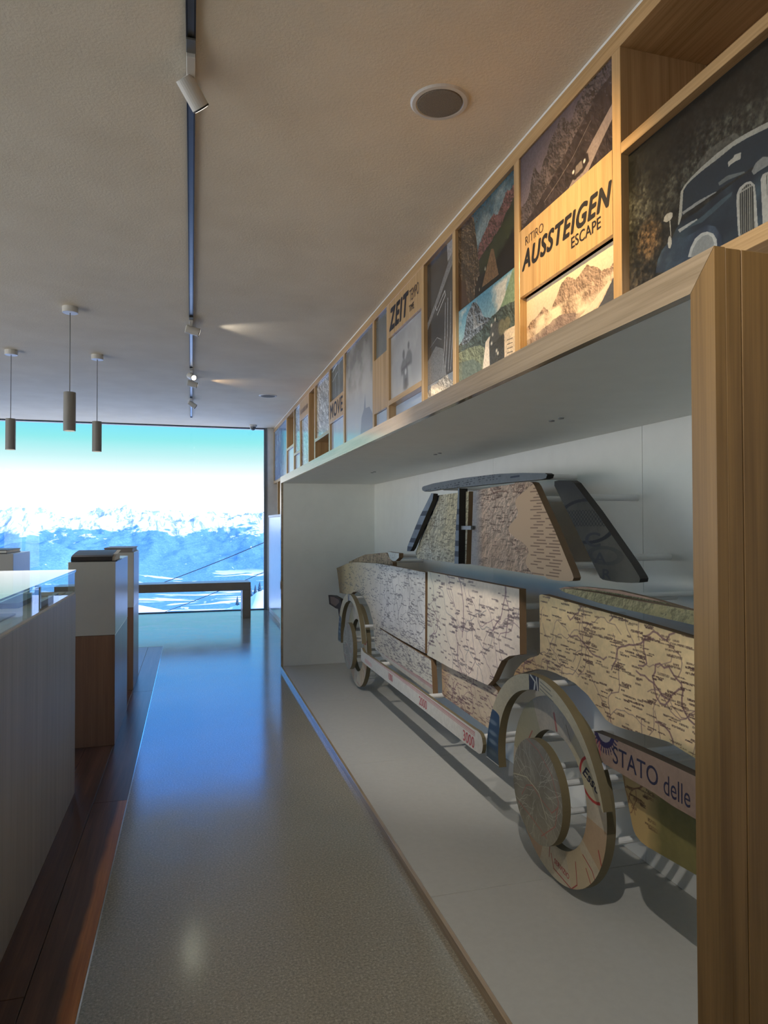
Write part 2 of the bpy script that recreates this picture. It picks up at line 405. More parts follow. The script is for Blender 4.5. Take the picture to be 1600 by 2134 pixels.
# ------------------------------------------------------------------ outside: snowfield, valley and mountain range
def ter(azs, ds, hfun, name, mat, label, cat):
    A, D = np.meshgrid(azs, ds); X = D*np.tan(A); Yv = D+12.
    Z = hfun(X, Yv, A); n, k = A.shape
    vs = np.stack([X, Yv, Z], -1).reshape(-1, 3).tolist()
    fs = [(i*k+j, i*k+j+1, (i+1)*k+j+1, (i+1)*k+j) for i in range(n-1) for j in range(k-1)]
    mb = MB(); mb.v = vs; mb.f = fs; mb.uv = [None]*len(fs); mb.mi = [0]*len(fs)
    return tag(mb.build(name, mat, smooth=True, recalc=False), label, cat)
def gn(X, Yv, cell, octv, seed, ridged=False, gain=.5):
    """value noise sampled at scattered world points"""
    g = np.random.default_rng(seed); T = g.random((256, 256)); o = np.zeros(X.shape); a, tot = 1., 0.
    for k in range(octv):
        x, y = X/cell+17.3*k+400, Yv/cell+9.1*k+400; xi, yi = np.floor(x).astype(int), np.floor(y).astype(int); fx, fy = x-xi, y-yi
        fx = fx*fx*(3-2*fx); fy = fy*fy*(3-2*fy); q = lambda i, j: T[(yi+j) % 256, (xi+i) % 256]
        v = (q(0, 0)*(1-fx)+q(1, 0)*fx)*(1-fy)+(q(0, 1)*(1-fx)+q(1, 1)*fx)*fy
        if ridged: v = 1-abs(2*v-1)
        o += a*v; tot += a; a *= gain; cell /= 2.03
    return o/tot
def h_range(X, Yv, A):
    t = np.clip((Yv-3250)/1100, 0, 1); base = -262+300*t**1.15
    r = gn(X, Yv, 620, 6, 4, True, .52)-.5; fine = gn(X, Yv, 150, 4, 9, True, .55)-.5
    z = base+(t**.8)*(185*r+62*fine)
    spur = np.exp(-((X+620)/330)**2-((Yv-3050)/420)**2)*175+np.exp(-((X-900)/300)**2-((Yv-3400)/300)**2)*110
    z = z+spur*(.75+.5*gn(X, Yv, 200, 4, 12, True))
    back = np.clip((Yv-4350)/300, 0, 1); z = z*(1-back)+back*(z-40)
    v = np.clip((3250-Yv)/900, 0, 1); return z+v*(14*gn(X, Yv, 300, 4, 2)-8)
def range_mat():
    m = Mat('snowy_mountain'); tc = m.new('TexCoord'); sep = m.new('SeparateXYZ'); m.l.new(tc.outputs['Object'], sep.inputs[0])
    v = m.coords((1, 1, 1.6)); n1 = m.noise(v, .0055, 6, .62, .4); n2 = m.noise(v, .03, 5, .6); n3 = m.noise(v, .11, 4, .7)
    hz = m.new('Math', operation='MULTIPLY_ADD'); m.l.new(n1, hz.inputs[0]); hz.inputs[1].default_value = 330; m.l.new(sep.outputs['Z'], hz.inputs[2])
    h2 = m.new('Math', operation='MULTIPLY_ADD'); m.l.new(n2, h2.inputs[0]); h2.inputs[1].default_value = 70; m.l.new(hz.outputs[0], h2.inputs[2])
    mr = m.new('MapRange'); m.l.new(h2.outputs[0], mr.inputs[0]); mr.inputs[1].default_value = 165; mr.inputs[2].default_value = 185
    # open fields down in the valley
    vz = m.new('MapRange'); m.l.new(sep.outputs['Z'], vz.inputs[0]); vz.inputs[1].default_value = -215; vz.inputs[2].default_value = -245
    nf = m.noise(m.coords((.55, 1.6, 1)), .006, 4, .5, .8); vf = m.new('MapRange'); m.l.new(nf, vf.inputs[0]); vf.inputs[1].default_value = .57; vf.inputs[2].default_value = .60
    fm = m.new('Math', operation='MULTIPLY'); m.l.new(vz.outputs[0], fm.inputs[0]); m.l.new(vf.outputs[0], fm.inputs[1])
    # clearings among the woods
    nc = m.noise(m.coords((1, .5, 2.2)), .012, 3, .5, 1.2); cf = m.new('MapRange'); m.l.new(nc, cf.inputs[0]); cf.inputs[1].default_value = .70; cf.inputs[2].default_value = .73
    mx1 = m.new('Math', operation='MAXIMUM'); m.l.new(mr.outputs[0], mx1.inputs[0]); m.l.new(fm.outputs[0], mx1.inputs[1])
    mx2 = m.new('Math', operation='MAXIMUM'); m.l.new(mx1.outputs[0], mx2.inputs[0]); m.l.new(cf.outputs[0], mx2.inputs[1])
    woods = m.ramp(n3, [(.35, (.085, .22, .37)), (.55, (.125, .30, .47)), (.75, (.21, .39, .56))])  # blue distance haze is mixed into the colour of the woods
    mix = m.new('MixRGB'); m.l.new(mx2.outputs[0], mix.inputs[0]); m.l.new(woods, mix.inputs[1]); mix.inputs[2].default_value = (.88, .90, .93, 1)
    nr = m.noise(m.coords((1.5, .35, .6)), .017, 7, .68, .7); rk = m.ramp(nr, [(.50, (0, 0, 0)), (.57, (.85, .85, .85))])
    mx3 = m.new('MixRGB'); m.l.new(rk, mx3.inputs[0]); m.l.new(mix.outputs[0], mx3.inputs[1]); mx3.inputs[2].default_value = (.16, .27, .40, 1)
    nh = m.new('MixRGB'); m.l.new(mr.outputs[0], nh.inputs[0]); m.l.new(mix.outputs[0], nh.inputs[1]); m.l.new(mx3.outputs[0], nh.inputs[2])   # rock and blue shade patches, painted only up in the snow
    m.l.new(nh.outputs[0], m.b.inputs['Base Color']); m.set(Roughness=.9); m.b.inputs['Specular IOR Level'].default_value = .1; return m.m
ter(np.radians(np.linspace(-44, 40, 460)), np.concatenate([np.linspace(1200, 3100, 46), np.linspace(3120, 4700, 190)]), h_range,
    'mountain_range', range_mat(), 'far snow-capped mountain range with haze-blue woods seen through the window', 'mountains')
def snow_mat():
    m = Mat('snow'); v = m.coords(); n = m.noise(v, .25, 5, .6)
    m.l.new(m.ramp(n, [(.3, (.80, .83, .88)), (.7, (.92, .93, .95))]), m.b.inputs['Base Color']); m.bump(n, .3, .5); m.set(Roughness=.8); return m.m
def h_snow(X, Yv, A):
    a = np.degrees(A); D = Yv-12
    el = np.interp(a, [-44, -14, -7, -5, -2.6, -.5, 2, 5.0, 6.4, 40], [-6.2, -6.1, -6.1, -6.2, -6.7, -7.3, -7.2, -6.4, -5.5, -4.5])
    crest = 1.45+72*np.tan(np.radians(el)); t = D/60.
    z = np.where(t < 1, -3.2+(crest+3.2)*t, crest-(D-60)*.42)
    return z+.35*(gn(X, Yv, 9, 4, 21)-.5)
ter(np.radians(np.linspace(-60, 50, 220)), np.concatenate([np.linspace(1.5, 64, 60), np.linspace(68, 1300, 14)]), h_snow,
    'snow_slope', snow_mat(), 'near white snow slope just below the panorama window', 'snow')
M['cable'] = plain('steel_cable', (40, 44, 50), .5)
def cable(p, q, r, label):
    o = MB(); n = 14; P = [Vector(p).lerp(Vector(q), i/n)-Vector((0, 0, .5*4*(i/n)*(1-i/n))) for i in range(n+1)]
    for a, b in zip(P[:-1], P[1:]): o.tube(a, b, r, 6, caps=False)
    return tag(o.build('cable', M['cable']), label, 'cable', 'ropeway cables outside')
cable((-9, 52, -5.0), (10.5, 46, 2.9), .028, 'upper thin dark ropeway cable rising to the right outside the window')
cable((-9, 50, -6.9), (10.5, 44, 1.1), .022, 'lower thin dark ropeway cable crossing behind the bench')
def fir_mat():
    return plain('fir_green', (58, 84, 100), .9, vary=.3)
M['fir'] = fir_mat(); M['bark'] = plain('bark', (70, 60, 52), .9)
for i, (a, d, h) in enumerate([(4.4, 58, .9), (5.1, 57, 1.1), (5.6, 60, 1.4), (6.1, 61, 1.2), (6.5, 62, 1.6), (3.6, 62, .7)]):
    A = math.radians(a); x, y = d*math.tan(A), d+12
    z = float(h_snow(np.array([[x]]), np.array([[float(y)]]), np.array([[A]]))[0, 0])-.05
    t = thing('fir_tree', (x, y, z), ['small frosted fir tree on the snow slope beyond the bench leg', 'frosted fir tree, second from the left on the snow slope', 'tall frosted fir tree mid-row on the snow slope',
        'frosted fir tree near the right window edge', 'tallest frosted fir tree at the right window edge', 'lone tiny frosted fir tree left of the row on the slope'][i], 'tree', 'firs on the snow slope')
    MB().tube((x, y, z), (x, y, z+h*.3), .07, 7).build('trunk', M['bark'], t)
    c = MB()
    for k in range(5):
        zb = z+h*(.14+.165*k); r = h*.26*(1-.17*k); c.tube((x, y, zb), (x, y, zb+h*.27), r, 9, r2=.02)
    c.build('foliage', M['fir'], t)

# ------------------------------------------------------------------ left side: glass case, pedestals, books, bench
cx0, cx1, cy0, cy1, cz, gz = -1.62, -.604, .2, 4.029, 1.089, 1.207
case = thing('display_case', (-1.1, 2.1, 0), 'long white laminate display case with low glass top in left foreground', 'display case')
board('body', cx0, cx1, cy0, cy1, 0, cz-.012, M['case_white'], case, .002)
board('deck', cx0+.004, cx1-.004, cy0+.004, cy1-.004, cz-.012, cz, M['white'], case, 0)
board('glass_top', cx0, cx1+.002, cy0, cy1+.002, gz-.012, gz, M['clear'], case, 0)
board('glass_side', cx1-.010, cx1-.002, cy0, cy1-.002, cz, gz-.012, M['clear'], case, 0)
board('glass_side', cx0+.002, cx1-.012, cy1-.010, cy1-.002, cz, gz-.012, M['clear'], case, 0)
board('glass_side', cx0+.002, cx0+.010, cy0, cy1-.012, cz, gz-.012, M['clear'], case, 0)
board('glass_divider', cx0+.01, cx1-.012, 3.165, 3.175, cz, gz-.012, M['clear'], case, 0)
board('divider_post', cx1-.035, cx1-.012, 3.18, 3.20, cz, gz-.012, M['chrome'], case, .001)
def card(name, x0, x1, y0, y1, z0, z1, mat, label, cat): return tag(board(name, x0, x1, y0, y1, z0, z1, mat, None, .0005), label, cat)
card('booklet', -1.02, -.72, 3.28, 3.72, cz, cz+.022, M['leather'], 'dark booklet lying inside the glass case behind the divider', 'booklet')
card('card', -.95, -.64, 3.78, 3.94, cz, cz+.004, M['paper'], 'white caption card at the far end inside the glass case', 'card')
card('mat_board', -1.25, -.68, 2.35, 3.05, cz, cz+.006, M['greybook'], 'grey mat board lying nearest inside the glass case', 'mat')
card('photo_card', -.64+.0, -.62, 3.2, 3.62, cz, cz+.03, M['ped_brown'], 'narrow brown rail along the glass inside the case', 'rail')

def pedestal(x0, x1, y0, y1, label):
    t = thing('pedestal', ((x0+x1)/2, (y0+y1)/2, 0), label, 'pedestal', 'book pedestals')
    board('lower_block', x0+.001, x1-.001, y0+.001, y1-.001, 0, .723, M['ped_brown'], t, .002)['label'] = 'brown wooden lower half'
    board('upper_block', x0, x1, y0, y1, .7245, 1.207, M['ped_white'], t, .002); return t
pedestal(-.770, -.482, 4.82, 5.72, 'white over brown pedestal right behind the glass case, carrying the dark album')
pedestal(-.738, -.486, 6.37, 6.97, 'slim white over brown pedestal behind the first one, nearest the bench')
pedestal(-1.75, -1.444, 6.38, 7.0, 'pedestal at the left picture edge behind the glass case')
def album(x0, x1, y0, y1, z, label):
    """thick album whose upper cover curls up from the pages"""
    t = thing('album', ((x0+x1)/2, (y0+y1)/2, z), label, 'book')
    y1 = y0+.34
    def slab(name, mat, prof, x0, x1):
        mb = MB(); n = len(prof); vs = [(x, y, z+h) for x in (x0, x1) for y, h in prof]
        return mb.add(vs, [(i, (i+1) % n, n+(i+1) % n, n+i) for i in range(n)]+[tuple(range(n))[::-1], tuple(range(n, 2*n))]).build(name, mat, t)
    slab('cover', M['leather'], [(y0, .0), (y1, .0), (y1, .005), (y0, .005)], x0, x1)
    slab('page_block', M['paper'], [(y0+.012, .0055), (y1-.01, .0055), (y1-.01, .038), (y0+.16, .046), (y0+.05, .034), (y0+.012, .024)], x0+.008, x1-.014)
    slab('cover', M['leather'], [(y0-.004, .006), (y0+.010, .026), (y0+.05, .036), (y0+.16, .048), (y1-.06, .058), (y1, .060), (y1, .066), (y1-.06, .064), (y0+.16, .055), (y0+.05, .043), (y0+.004, .033), (y0-.010, .008)], x0, x1-.03)
    slab('loose_sheet', M['paper'], [(y0+.02, .047), (y0+.16, .0565), (y1-.06, .0655), (y1-.06, .067), (y0+.16, .058), (y0+.02, .0485)], x1-.026, x1-.002); return t
album(-.755, -.474, 4.835, 5.35, 1.207, 'black album with lifted curled cover lying on the nearest pedestal')
t = thing('book', (-.61, 6.6, 1.207), 'thick grey closed book lying on the slim pedestal by the bench', 'book')
board('cover', -.735, -.492, 6.385, 6.9, 1.207, 1.213, M['greybook'], t, .001); board('cover', -.735, -.492, 6.385, 6.9, 1.241, 1.247, M['greybook'], t, .001)
board('page_block', -.73, -.5, 6.392, 6.893, 1.2135, 1.2405, M['greybook'], t, 0)
t = thing('book', (-1.62, 6.6, 1.207), 'dark closed book lying on the pedestal at the left picture edge', 'book')
board('cover', -1.74, -1.50, 6.41, 6.9, 1.207, 1.213, M['leather'], t, .001); board('cover', -1.74, -1.50, 6.41, 6.9, 1.236, 1.242, M['leather'], t, .001)
board('page_block', -1.735, -1.505, 6.417, 6.893, 1.2135, 1.2355, M['paper'], t, 0)

bn = thing('bench', (-.4, 10.95, 0), 'long plain brown bench standing in front of the panorama window', 'bench')
board('seat', -1.9, .889, 10.75, 11.15, .432, .557, M['bench'], bn, .003)
board('leg', .765, .889, 10.75, 11.15, 0, .4315, M['bench'], bn, .003)
board('leg', -1.9, -1.776, 10.75, 11.15, 0, .4315, M['bench'], bn, .003)

# ------------------------------------------------------------------ pendants, ceiling speakers, dome camera
def pendant(x, y, label, watts=7):
    t = thing('pendant_lamp', (x, y, CEIL), label, 'lamp', 'cylinder pendant lamps')
    MB().lathe([(.054, -.045), (.056, -.043), (.056, 0)], (x, y, CEIL), 28).build('canopy', M['lamp_white'], t)
    MB().tube((x, y, CEIL-.045), (x, y, 2.45), .0035, 8).build('cord', M['frame_grey'], t)
    sh = MB(); n = 28; vs = []; fs = []
    for r, z in [(.0, 2.452), (.043, 2.452), (.0435, 2.449), (.0435, 2.16), (.039, 2.16), (.039, 2.178), (.0, 2.178)]:
        vs += [(x+r*math.cos(2*PI*i/n), y+r*math.sin(2*PI*i/n), z) for i in range(n)]
    for k in range(6): fs += [(k*n+i, k*n+(i+1) % n, (k+1)*n+(i+1) % n, (k+1)*n+i) for i in range(n)]
    sh.add(vs, fs).build('shade', M['pendant'], t)
    MB().lathe([(.0375, -.004), (.0375, 0)], (x, y, 2.174), 24).build('bulb_lens', glow_p, t)
    L = bpy.data.lights.new('pendant_light', 'SPOT'); L.energy = watts*SPOT_GAIN; L.spot_size = math.radians(95); L.spot_blend = .6; L.shadow_soft_size = .03; L.color = (1, .87, .72)
    lo = bpy.data.objects.new('pendant_light', L); COL.objects.link(lo); lo.parent = t; lo.location = (0, 0, 2.166-CEIL)
glow_p = glow('pendant_lens', (1, .9, .78), 3.0)
pendant(-.888, 5.583, 'white cylinder pendant lamp nearest the camera, middle and largest of the three')
pendant(-1.642, 7.118, 'white cylinder pendant lamp at the left picture edge')
pendant(-.884, 7.098, 'white cylinder pendant lamp farther back, right of the three')

def speaker(x, y, label):
    t = thing('ceiling_speaker', (x, y, CEIL), label, 'speaker', 'round ceiling speakers')
    MB().lathe([(.090, -.004), (.094, -.008), (.108, -.007), (.115, 0)], (x, y, CEIL), 40).build('ring', M['lamp_white'], t)
    MB().lathe([(.060, -.0095), (.086, -.0085), (.089, -.003)], (x, y, CEIL), 40).build('grille', M['grille'], t)
speaker(.930, 2.475, 'round ceiling speaker with grey grille above the ESCAPE panel')
speaker(.940, 8.77, 'small-looking far round ceiling speaker near the window')
t = thing('dome_camera', (.979, 11.445, CEIL), 'white dome security camera on the ceiling at the window', 'camera')
MB().lathe([(.062, -.03), (.066, -.02), (.068, 0)], (.979, 11.445, CEIL), 24).build('base', M['lamp_white'], t)
MB().lathe([(.012, -.088), (.03, -.078), (.044, -.06), (.05, -.03)], (.979, 11.445, CEIL), 24).build('dome', M['dome'], t)
MB().lathe([(.014, -.066), (.026, -.055), (.03, -.031)], (.979, 11.445, CEIL), 16).build('lens', M['lamp_black'], t)

# ------------------------------------------------------------------ lighting track with its spots
XT = -.006
tr = thing('light_track', (XT, 4.5, CEIL), 'long dark lighting track running down the middle of the ceiling', 'track')
for x0, x1, nm in ((XT-.016, XT-.010, 'side_rail'), (XT+.010, XT+.016, 'side_rail')):
    board(nm, x0, x1, -3.0, 10.76, CEIL-.012, CEIL, M['lamp_black'], tr, 0)
board('channel', XT-.010, XT+.010, -3.0, 10.76, CEIL-.006, CEIL, M['rail'], tr, 0)
board('end_cap', XT-.017, XT+.017, 10.76, 10.80, CEIL-.014, CEIL, M['lamp_black'], tr, .001)
def spot(y, aim, label, watts, color, size=44, blend=.5, lens=None, seen=True):
    """a track head: adapter, stem, tilted cylinder with lens, and its own light"""
    t = thing('track_spot', (XT, y, CEIL), label, 'spotlight', 'spots on the ceiling track')
    board('adapter', XT-.0155, XT+.0155, y-.13, y+.03, CEIL-.034, CEIL-.0122, M['lamp_white'], t, .002)
    board('connector', XT-.0155, XT+.0155, y-.20, y-.132, CEIL-.020, CEIL-.0122, M['rail'], t, .001)
    piv = Vector((XT, y+.01, CEIL-.062)); d = (Vector(aim)-piv).normalized()
    MB().tube((XT, y+.01, CEIL-.034), piv, .007, 10).build('stem', M['lamp_white'], t)
    a, b = piv-d*.045, piv+d*.06
    hd = MB(); hd.tube(a, b, .033, 24); hd.build('housing', M['lamp_white'], t)
    MB().tube(b, b+d*.006, .0332, 24).build('rim', M['lamp_black'], t)
    MB().tube(b+d*.0055, b+d*.0075, .027, 20).build('lens', lens or lens_dim, t)
    L = bpy.data.lights.new('spot_light', 'SPOT'); L.energy = watts*SPOT_GAIN; L.spot_size = math.radians(size); L.spot_blend = blend
    L.shadow_soft_size = .022; L.color = color
    lo = bpy.data.objects.new('spot_light', L); COL.objects.link(lo); lo.parent = t
    lo.location = b+d*.012-Vector(t.location); lo.rotation_euler = d.to_track_quat('-Z', 'Y').to_euler()
lens_dim = glow('lens_dim', (1, .9, .75), 2.0); lens_hot = glow('lens_hot', (1, .93, .8), 3.)
WARM, NEUT = (1, .70, .38), (1, .93, .84)
spot(2.55, (1.40, 3.75, 1.35), 'large white track spot nearest the camera, at top of the picture', 100, NEUT, 62, .7)
spot(5.743, (1.36, 5.95, 2.75), 'white track spot second from the camera, above the pendants', 5.5, NEUT, 78, .45)
spot(7.55, (.95, 5.6, 2.2), 'track spot with dazzling bright lens, third from the camera', 1.2, WARM, 70, .5, lens_hot)
spot(7.95, (1.36, 8.2, 2.78), 'white track spot just behind the dazzling one', 6, WARM, 76, .45)
spot(9.28, (1.30, 9.8, 2.3), 'small-looking farthest white track spot near the window', 16, NEUT, 60, .8)
spot(1.88, (1.36, 2.26, 2.46), 'track spot out of the picture over the aisle, aimed at the ESCAPE sign', 120, (1, .67, .27), 50, 1.0)
spot(.35, (1.40, 2.0, .6), 'added unseen track spot over the aisle, aimed at the rear wheel', 70, NEUT, 66, .5)  # head beyond the view, added for more light in the niche
spot(-1.2, (-3.2, -1.6, 1.4), 'added unseen fill spot on the track behind the viewer, aimed left', 25, WARM, 90, .8)  # added as warm fill for the room, no such head in view

# ------------------------------------------------------------------ frieze of oak cells under the ceiling
XF, ZB, ZT = 1.355, 2.19, 3.025
fz = thing('shelf_frieze', (XF, 5.5, 2.6), 'long oak shelf frieze of cells along the top of the right wall', 'shelf')
FY0, FY1 = -.55, 11.745
board('top_rail', XF, 1.70, FY0, FY1, ZT, CEIL-.012, M['oakY'], fz, .001)
board('shadow_strip', XF+.001, 1.70, FY0, FY1, CEIL-.012, CEIL-.001, M['white'], fz, 0)
board('bottom_rail', XF, 1.70, FY0, FY1, 2.145, ZB, M['oakY'], fz, .001)
board('back_panel', 1.70, 1.72, FY0, FY1, 2.145, CEIL-.012, M['oak_shaded'], fz, 0)
UP = [(-.40, .046), (.45, .046), (1.945, .046), (2.666, .048), (3.400, .042), (3.918, .044), (4.688, .050), (5.088, .048), (6.150, .056), (6.842, .060),
      (7.700, .060), (8.135, .060), (8.795, .060), (9.356, .066), (10.094, .070), (11.715, .06)]
for y, w in UP: board('upright', XF, 1.699, y-w/2, y+w/2, ZB, ZT, M['oakZ'], fz, .0012)
def shelf(y0, y1, z0, z1): board('shelf', XF, 1.699, y0, y1, z0, z1, M['oakY'], fz, .001)
shelf(.474, 1.921, 2.666, 2.703); shelf(3.944, 4.662, 2.297, 2.333); shelf(6.873, 7.669, 2.388, 2.424)
shelf(8.826, 9.322, 2.392, 2.424); shelf(9.390, 10.058, 2.535, 2.568); shelf(-.376, .426, 2.6, 2.637)

def sky_grad(a, lo, hi, mid=None): a.grad([(0, lo), (.5, mid or tuple((p+q)/2 for p, q in zip(lo, hi))), (1, hi)])
def figure(a, x, y, s, col, al=.9):
    """two hazy riders: heads, shoulders and a machine"""
    for dx, sc in ((0, 1.), (.12*s/.3, .9)):
        cx, cy = x+dx, y
        for r, oy, sx in ((.05, .62, 1), (.09, .46, 1.1), (.11, .30, .9)):
            d = ((a.X-cx)/(r*s*2.6*sx))**2+((a.Y-cy-oy*s*sc)/(r*s*3))**2; a.blend(np.clip(1.4-d, 0, 1)*al, col)
    d = ((a.X-x-.05*s)/(.26*s))**2+((a.Y-y-.05*s)/(.22*s))**2; a.blend(np.clip(1.4-d, 0, 1)*al, col)
def cloud(a, lo, hi, col, seed, al=.8, thr=.5):
    n = fbm(a.h, a.w, a.w/3.5, 5, seed); b = np.clip((a.Y-lo)/.06, 0, 1)*np.clip((hi-a.Y)/.06, 0, 1); a.blend(np.clip((n-thr)*6, 0, 1)*b*al, col)

# outlines of the printed vintage car, in metres on its panel
CARPIC = {
 'frame_o': [(1.689,2.333),(1.675,2.427),(1.658,2.439),(1.628,2.449),(1.588,2.458),(1.53,2.465),(1.475,2.467),(1.424,2.463),(1.375,2.456),(1.329,2.448),(1.329,2.433),(1.375,2.441),(1.424,2.449),(1.475,2.453),(1.53,2.448),(1.588,2.445),(1.628,2.44),(1.649,2.435),(1.664,2.425),(1.672,2.352),(1.683,2.333)],
 'glass': [(1.672,2.352),(1.664,2.425),(1.649,2.435),(1.628,2.44),(1.588,2.445),(1.53,2.448),(1.475,2.453),(1.424,2.449),(1.375,2.441),(1.329,2.433),(1.331,2.345),(1.377,2.356),(1.409,2.364),(1.531,2.361)],
 'body': [(1.791,2.226),(1.781,2.263),(1.762,2.285),(1.734,2.299),(1.716,2.305),(1.698,2.324),(1.672,2.34),(1.609,2.337),(1.531,2.35),(1.459,2.357),(1.409,2.359),(1.376,2.374),(1.33,2.372),(1.335,2.078),(1.553,2.158)],
 'fender': [(1.791,2.226),(1.781,2.263),(1.762,2.285),(1.734,2.299),(1.703,2.302),(1.66,2.283),(1.61,2.284),(1.571,2.284),(1.54,2.266),(1.518,2.229),(1.515,2.189),(1.553,2.158)],
 'headlamp': [(1.648,2.222),(1.637,2.245),(1.619,2.264),(1.594,2.27),(1.571,2.265),(1.548,2.25),(1.535,2.228),(1.534,2.207),(1.545,2.183)],
 'headglass': [(1.636,2.218),(1.625,2.24),(1.609,2.254),(1.589,2.259),(1.569,2.256),(1.552,2.241),(1.545,2.223),(1.553,2.186)],
 'grille': [(1.464,2.299),(1.462,2.32),(1.453,2.332),(1.432,2.336),(1.416,2.332),(1.403,2.316),(1.399,2.285),(1.39,2.135),(1.454,2.16),(1.461,2.233)],
 'grillein': [(1.456,2.296),(1.453,2.314),(1.444,2.324),(1.429,2.329),(1.418,2.326),(1.409,2.314),(1.407,2.289),(1.401,2.139),(1.447,2.157),(1.453,2.229)],
 'grille2': [(1.384,2.32),(1.377,2.33),(1.358,2.328),(1.34,2.299),(1.334,2.113),(1.377,2.13),(1.381,2.251)],
 'mirror': [(1.752,2.372),(1.749,2.383),(1.738,2.389),(1.72,2.386),(1.711,2.38),(1.711,2.369),(1.72,2.363),(1.738,2.363)],
 'stalk': [(1.726,2.364),(1.721,2.361),(1.718,2.311),(1.721,2.312)],
 'lampb': [(1.732,2.31),(1.725,2.317),(1.717,2.307),(1.716,2.289),(1.723,2.277),(1.731,2.282),(1.734,2.296)],
 'mir2': [(1.492,2.42),(1.472,2.423),(1.469,2.428),(1.446,2.423),(1.448,2.406),(1.467,2.409),(1.481,2.409),(1.49,2.406)],
 'ridge': [(1.607,2.474),(1.568,2.491),(1.511,2.492),(1.464,2.485),(1.447,2.462),(1.493,2.463),(1.549,2.464),(1.604,2.457)],
 'wiper': [(1.671,2.364),(1.605,2.367),(1.539,2.362),(1.531,2.359),(1.601,2.357),(1.667,2.355)],
 'shine': [(1.689,2.32),(1.61,2.319),(1.608,2.314),(1.681,2.308)],
 'hoodline': [(1.527,2.382),(1.494,2.385),(1.435,2.367),(1.435,2.362),(1.495,2.372),(1.524,2.372)],
 'hoodhi': [(1.664,2.31),(1.59,2.316),(1.513,2.331),(1.477,2.333),(1.481,2.324),(1.532,2.311),(1.59,2.299)],
 'emblem': [(1.412,2.355),(1.399,2.37),(1.376,2.374),(1.352,2.361),(1.358,2.344),(1.39,2.344),(1.406,2.342)],
}
def art_car():
    y0, y1, z0, z1 = .474, 1.921, ZB, 2.666
    a = Art(1200, 396, (34, 36, 33)); Q = lambda k: [((y1-p[0])/(y1-y0), (p[1]-z0)/(z1-z0)) for p in CARPIC[k]]
    n = fbm(a.h, a.w, 60, 5, 3); n2 = fbm(a.h, a.w, 14, 4, 8)
    mid = np.clip(1-abs(a.Y-.52-.25*a.X)/.34, 0, 1)
    a.blend(np.clip(mid*1.5*n*2-.35, 0, 1)*.75, (106, 106, 94)); a.blend(np.clip((.5-a.Y)*2, 0, 1)*np.clip((n2-.36)*3, 0, 1)*.8, (108, 94, 76))
    a.blend(np.clip(1-((a.X-.07)/.05)**2-((a.Y-.33)/.17)**2, 0, 1)*(.4+n2), (150, 118, 80))
    g = np.random.default_rng(2)
    for _ in range(170):
        x, y = g.random()*.8, g.random(); k = g.integers(20, 70); a.blend(np.clip(1-((a.X-x)/.006)**2-((a.Y-y)/(.02+.07*g.random()))**2, 0, 1)*.6, (k*.7, k*.7, k*.6))
    a.blend(np.clip((a.Y-.72+.05*n)*4, 0, 1)*np.clip((.62-n)*4, 0, 1)*.9, (22, 26, 24))
    st = fbm(a.h, a.w, 8, 3, 31); a.a = np.clip(a.a*(.72+(st-.5)*1.5)[..., None], 0, 1)
    a.poly(Q('ridge'), (124, 121, 112), .5); a.poly(Q('body'), (30, 40, 52)); a.poly(Q('glass'), (40, 53, 64)); a.poly(Q('fender'), (38, 48, 66))
    sh = a.mask(Q('fender')); a.blend(sh*np.clip(fbm(a.h, a.w, 40, 3, 5)*2-.75, 0, 1), (92, 108, 122))
    sb = a.mask(Q('body'))*(1-a.mask(Q('glass'))); a.blend(sb*np.clip(fbm(a.h, a.w, 90, 3, 6)*2.2-.95, 0, 1)*.7, (86, 108, 116))
    a.poly(Q('hoodline'), (104, 112, 112)); a.poly(Q('hoodhi'), (88, 110, 116), .55); a.poly(Q('frame_o'), (176, 176, 164)); a.poly(Q('wiper'), (150, 152, 148)); a.poly(Q('shine'), (170, 174, 170))
    a.poly(Q('headlamp'), (184, 186, 180)); a.poly(Q('headglass'), (142, 146, 144)); a.poly(Q('emblem'), (150, 152, 148), .85)
    a.poly(Q('grille'), (172, 172, 164)); gi = a.mask(Q('grillein')); a.blend(gi, (46, 48, 48))
    a.blend(gi*(((a.X*900) % 4.2) < 1.7), (140, 140, 130))
    for yy in (.25, .45, .64, .82): a.blend(gi*(abs(a.Y-yy-.02) < .006), (150, 150, 140))
    a.poly(Q('grille2'), (172, 172, 164)); a.blend(a.mask([(p[0]*1+.012, p[1]) for p in Q('grille2')])*(((a.X*900) % 4.2) < 2.4), (52, 54, 54))
    for k in ('mirror', 'stalk', 'lampb', 'mir2'): a.poly(Q(k), (190, 188, 176))
    # the far half of the car, beyond the picture edge of the photograph
    a.a = np.clip(a.a*.9, 0, 1)
    a.grain(.10); return a
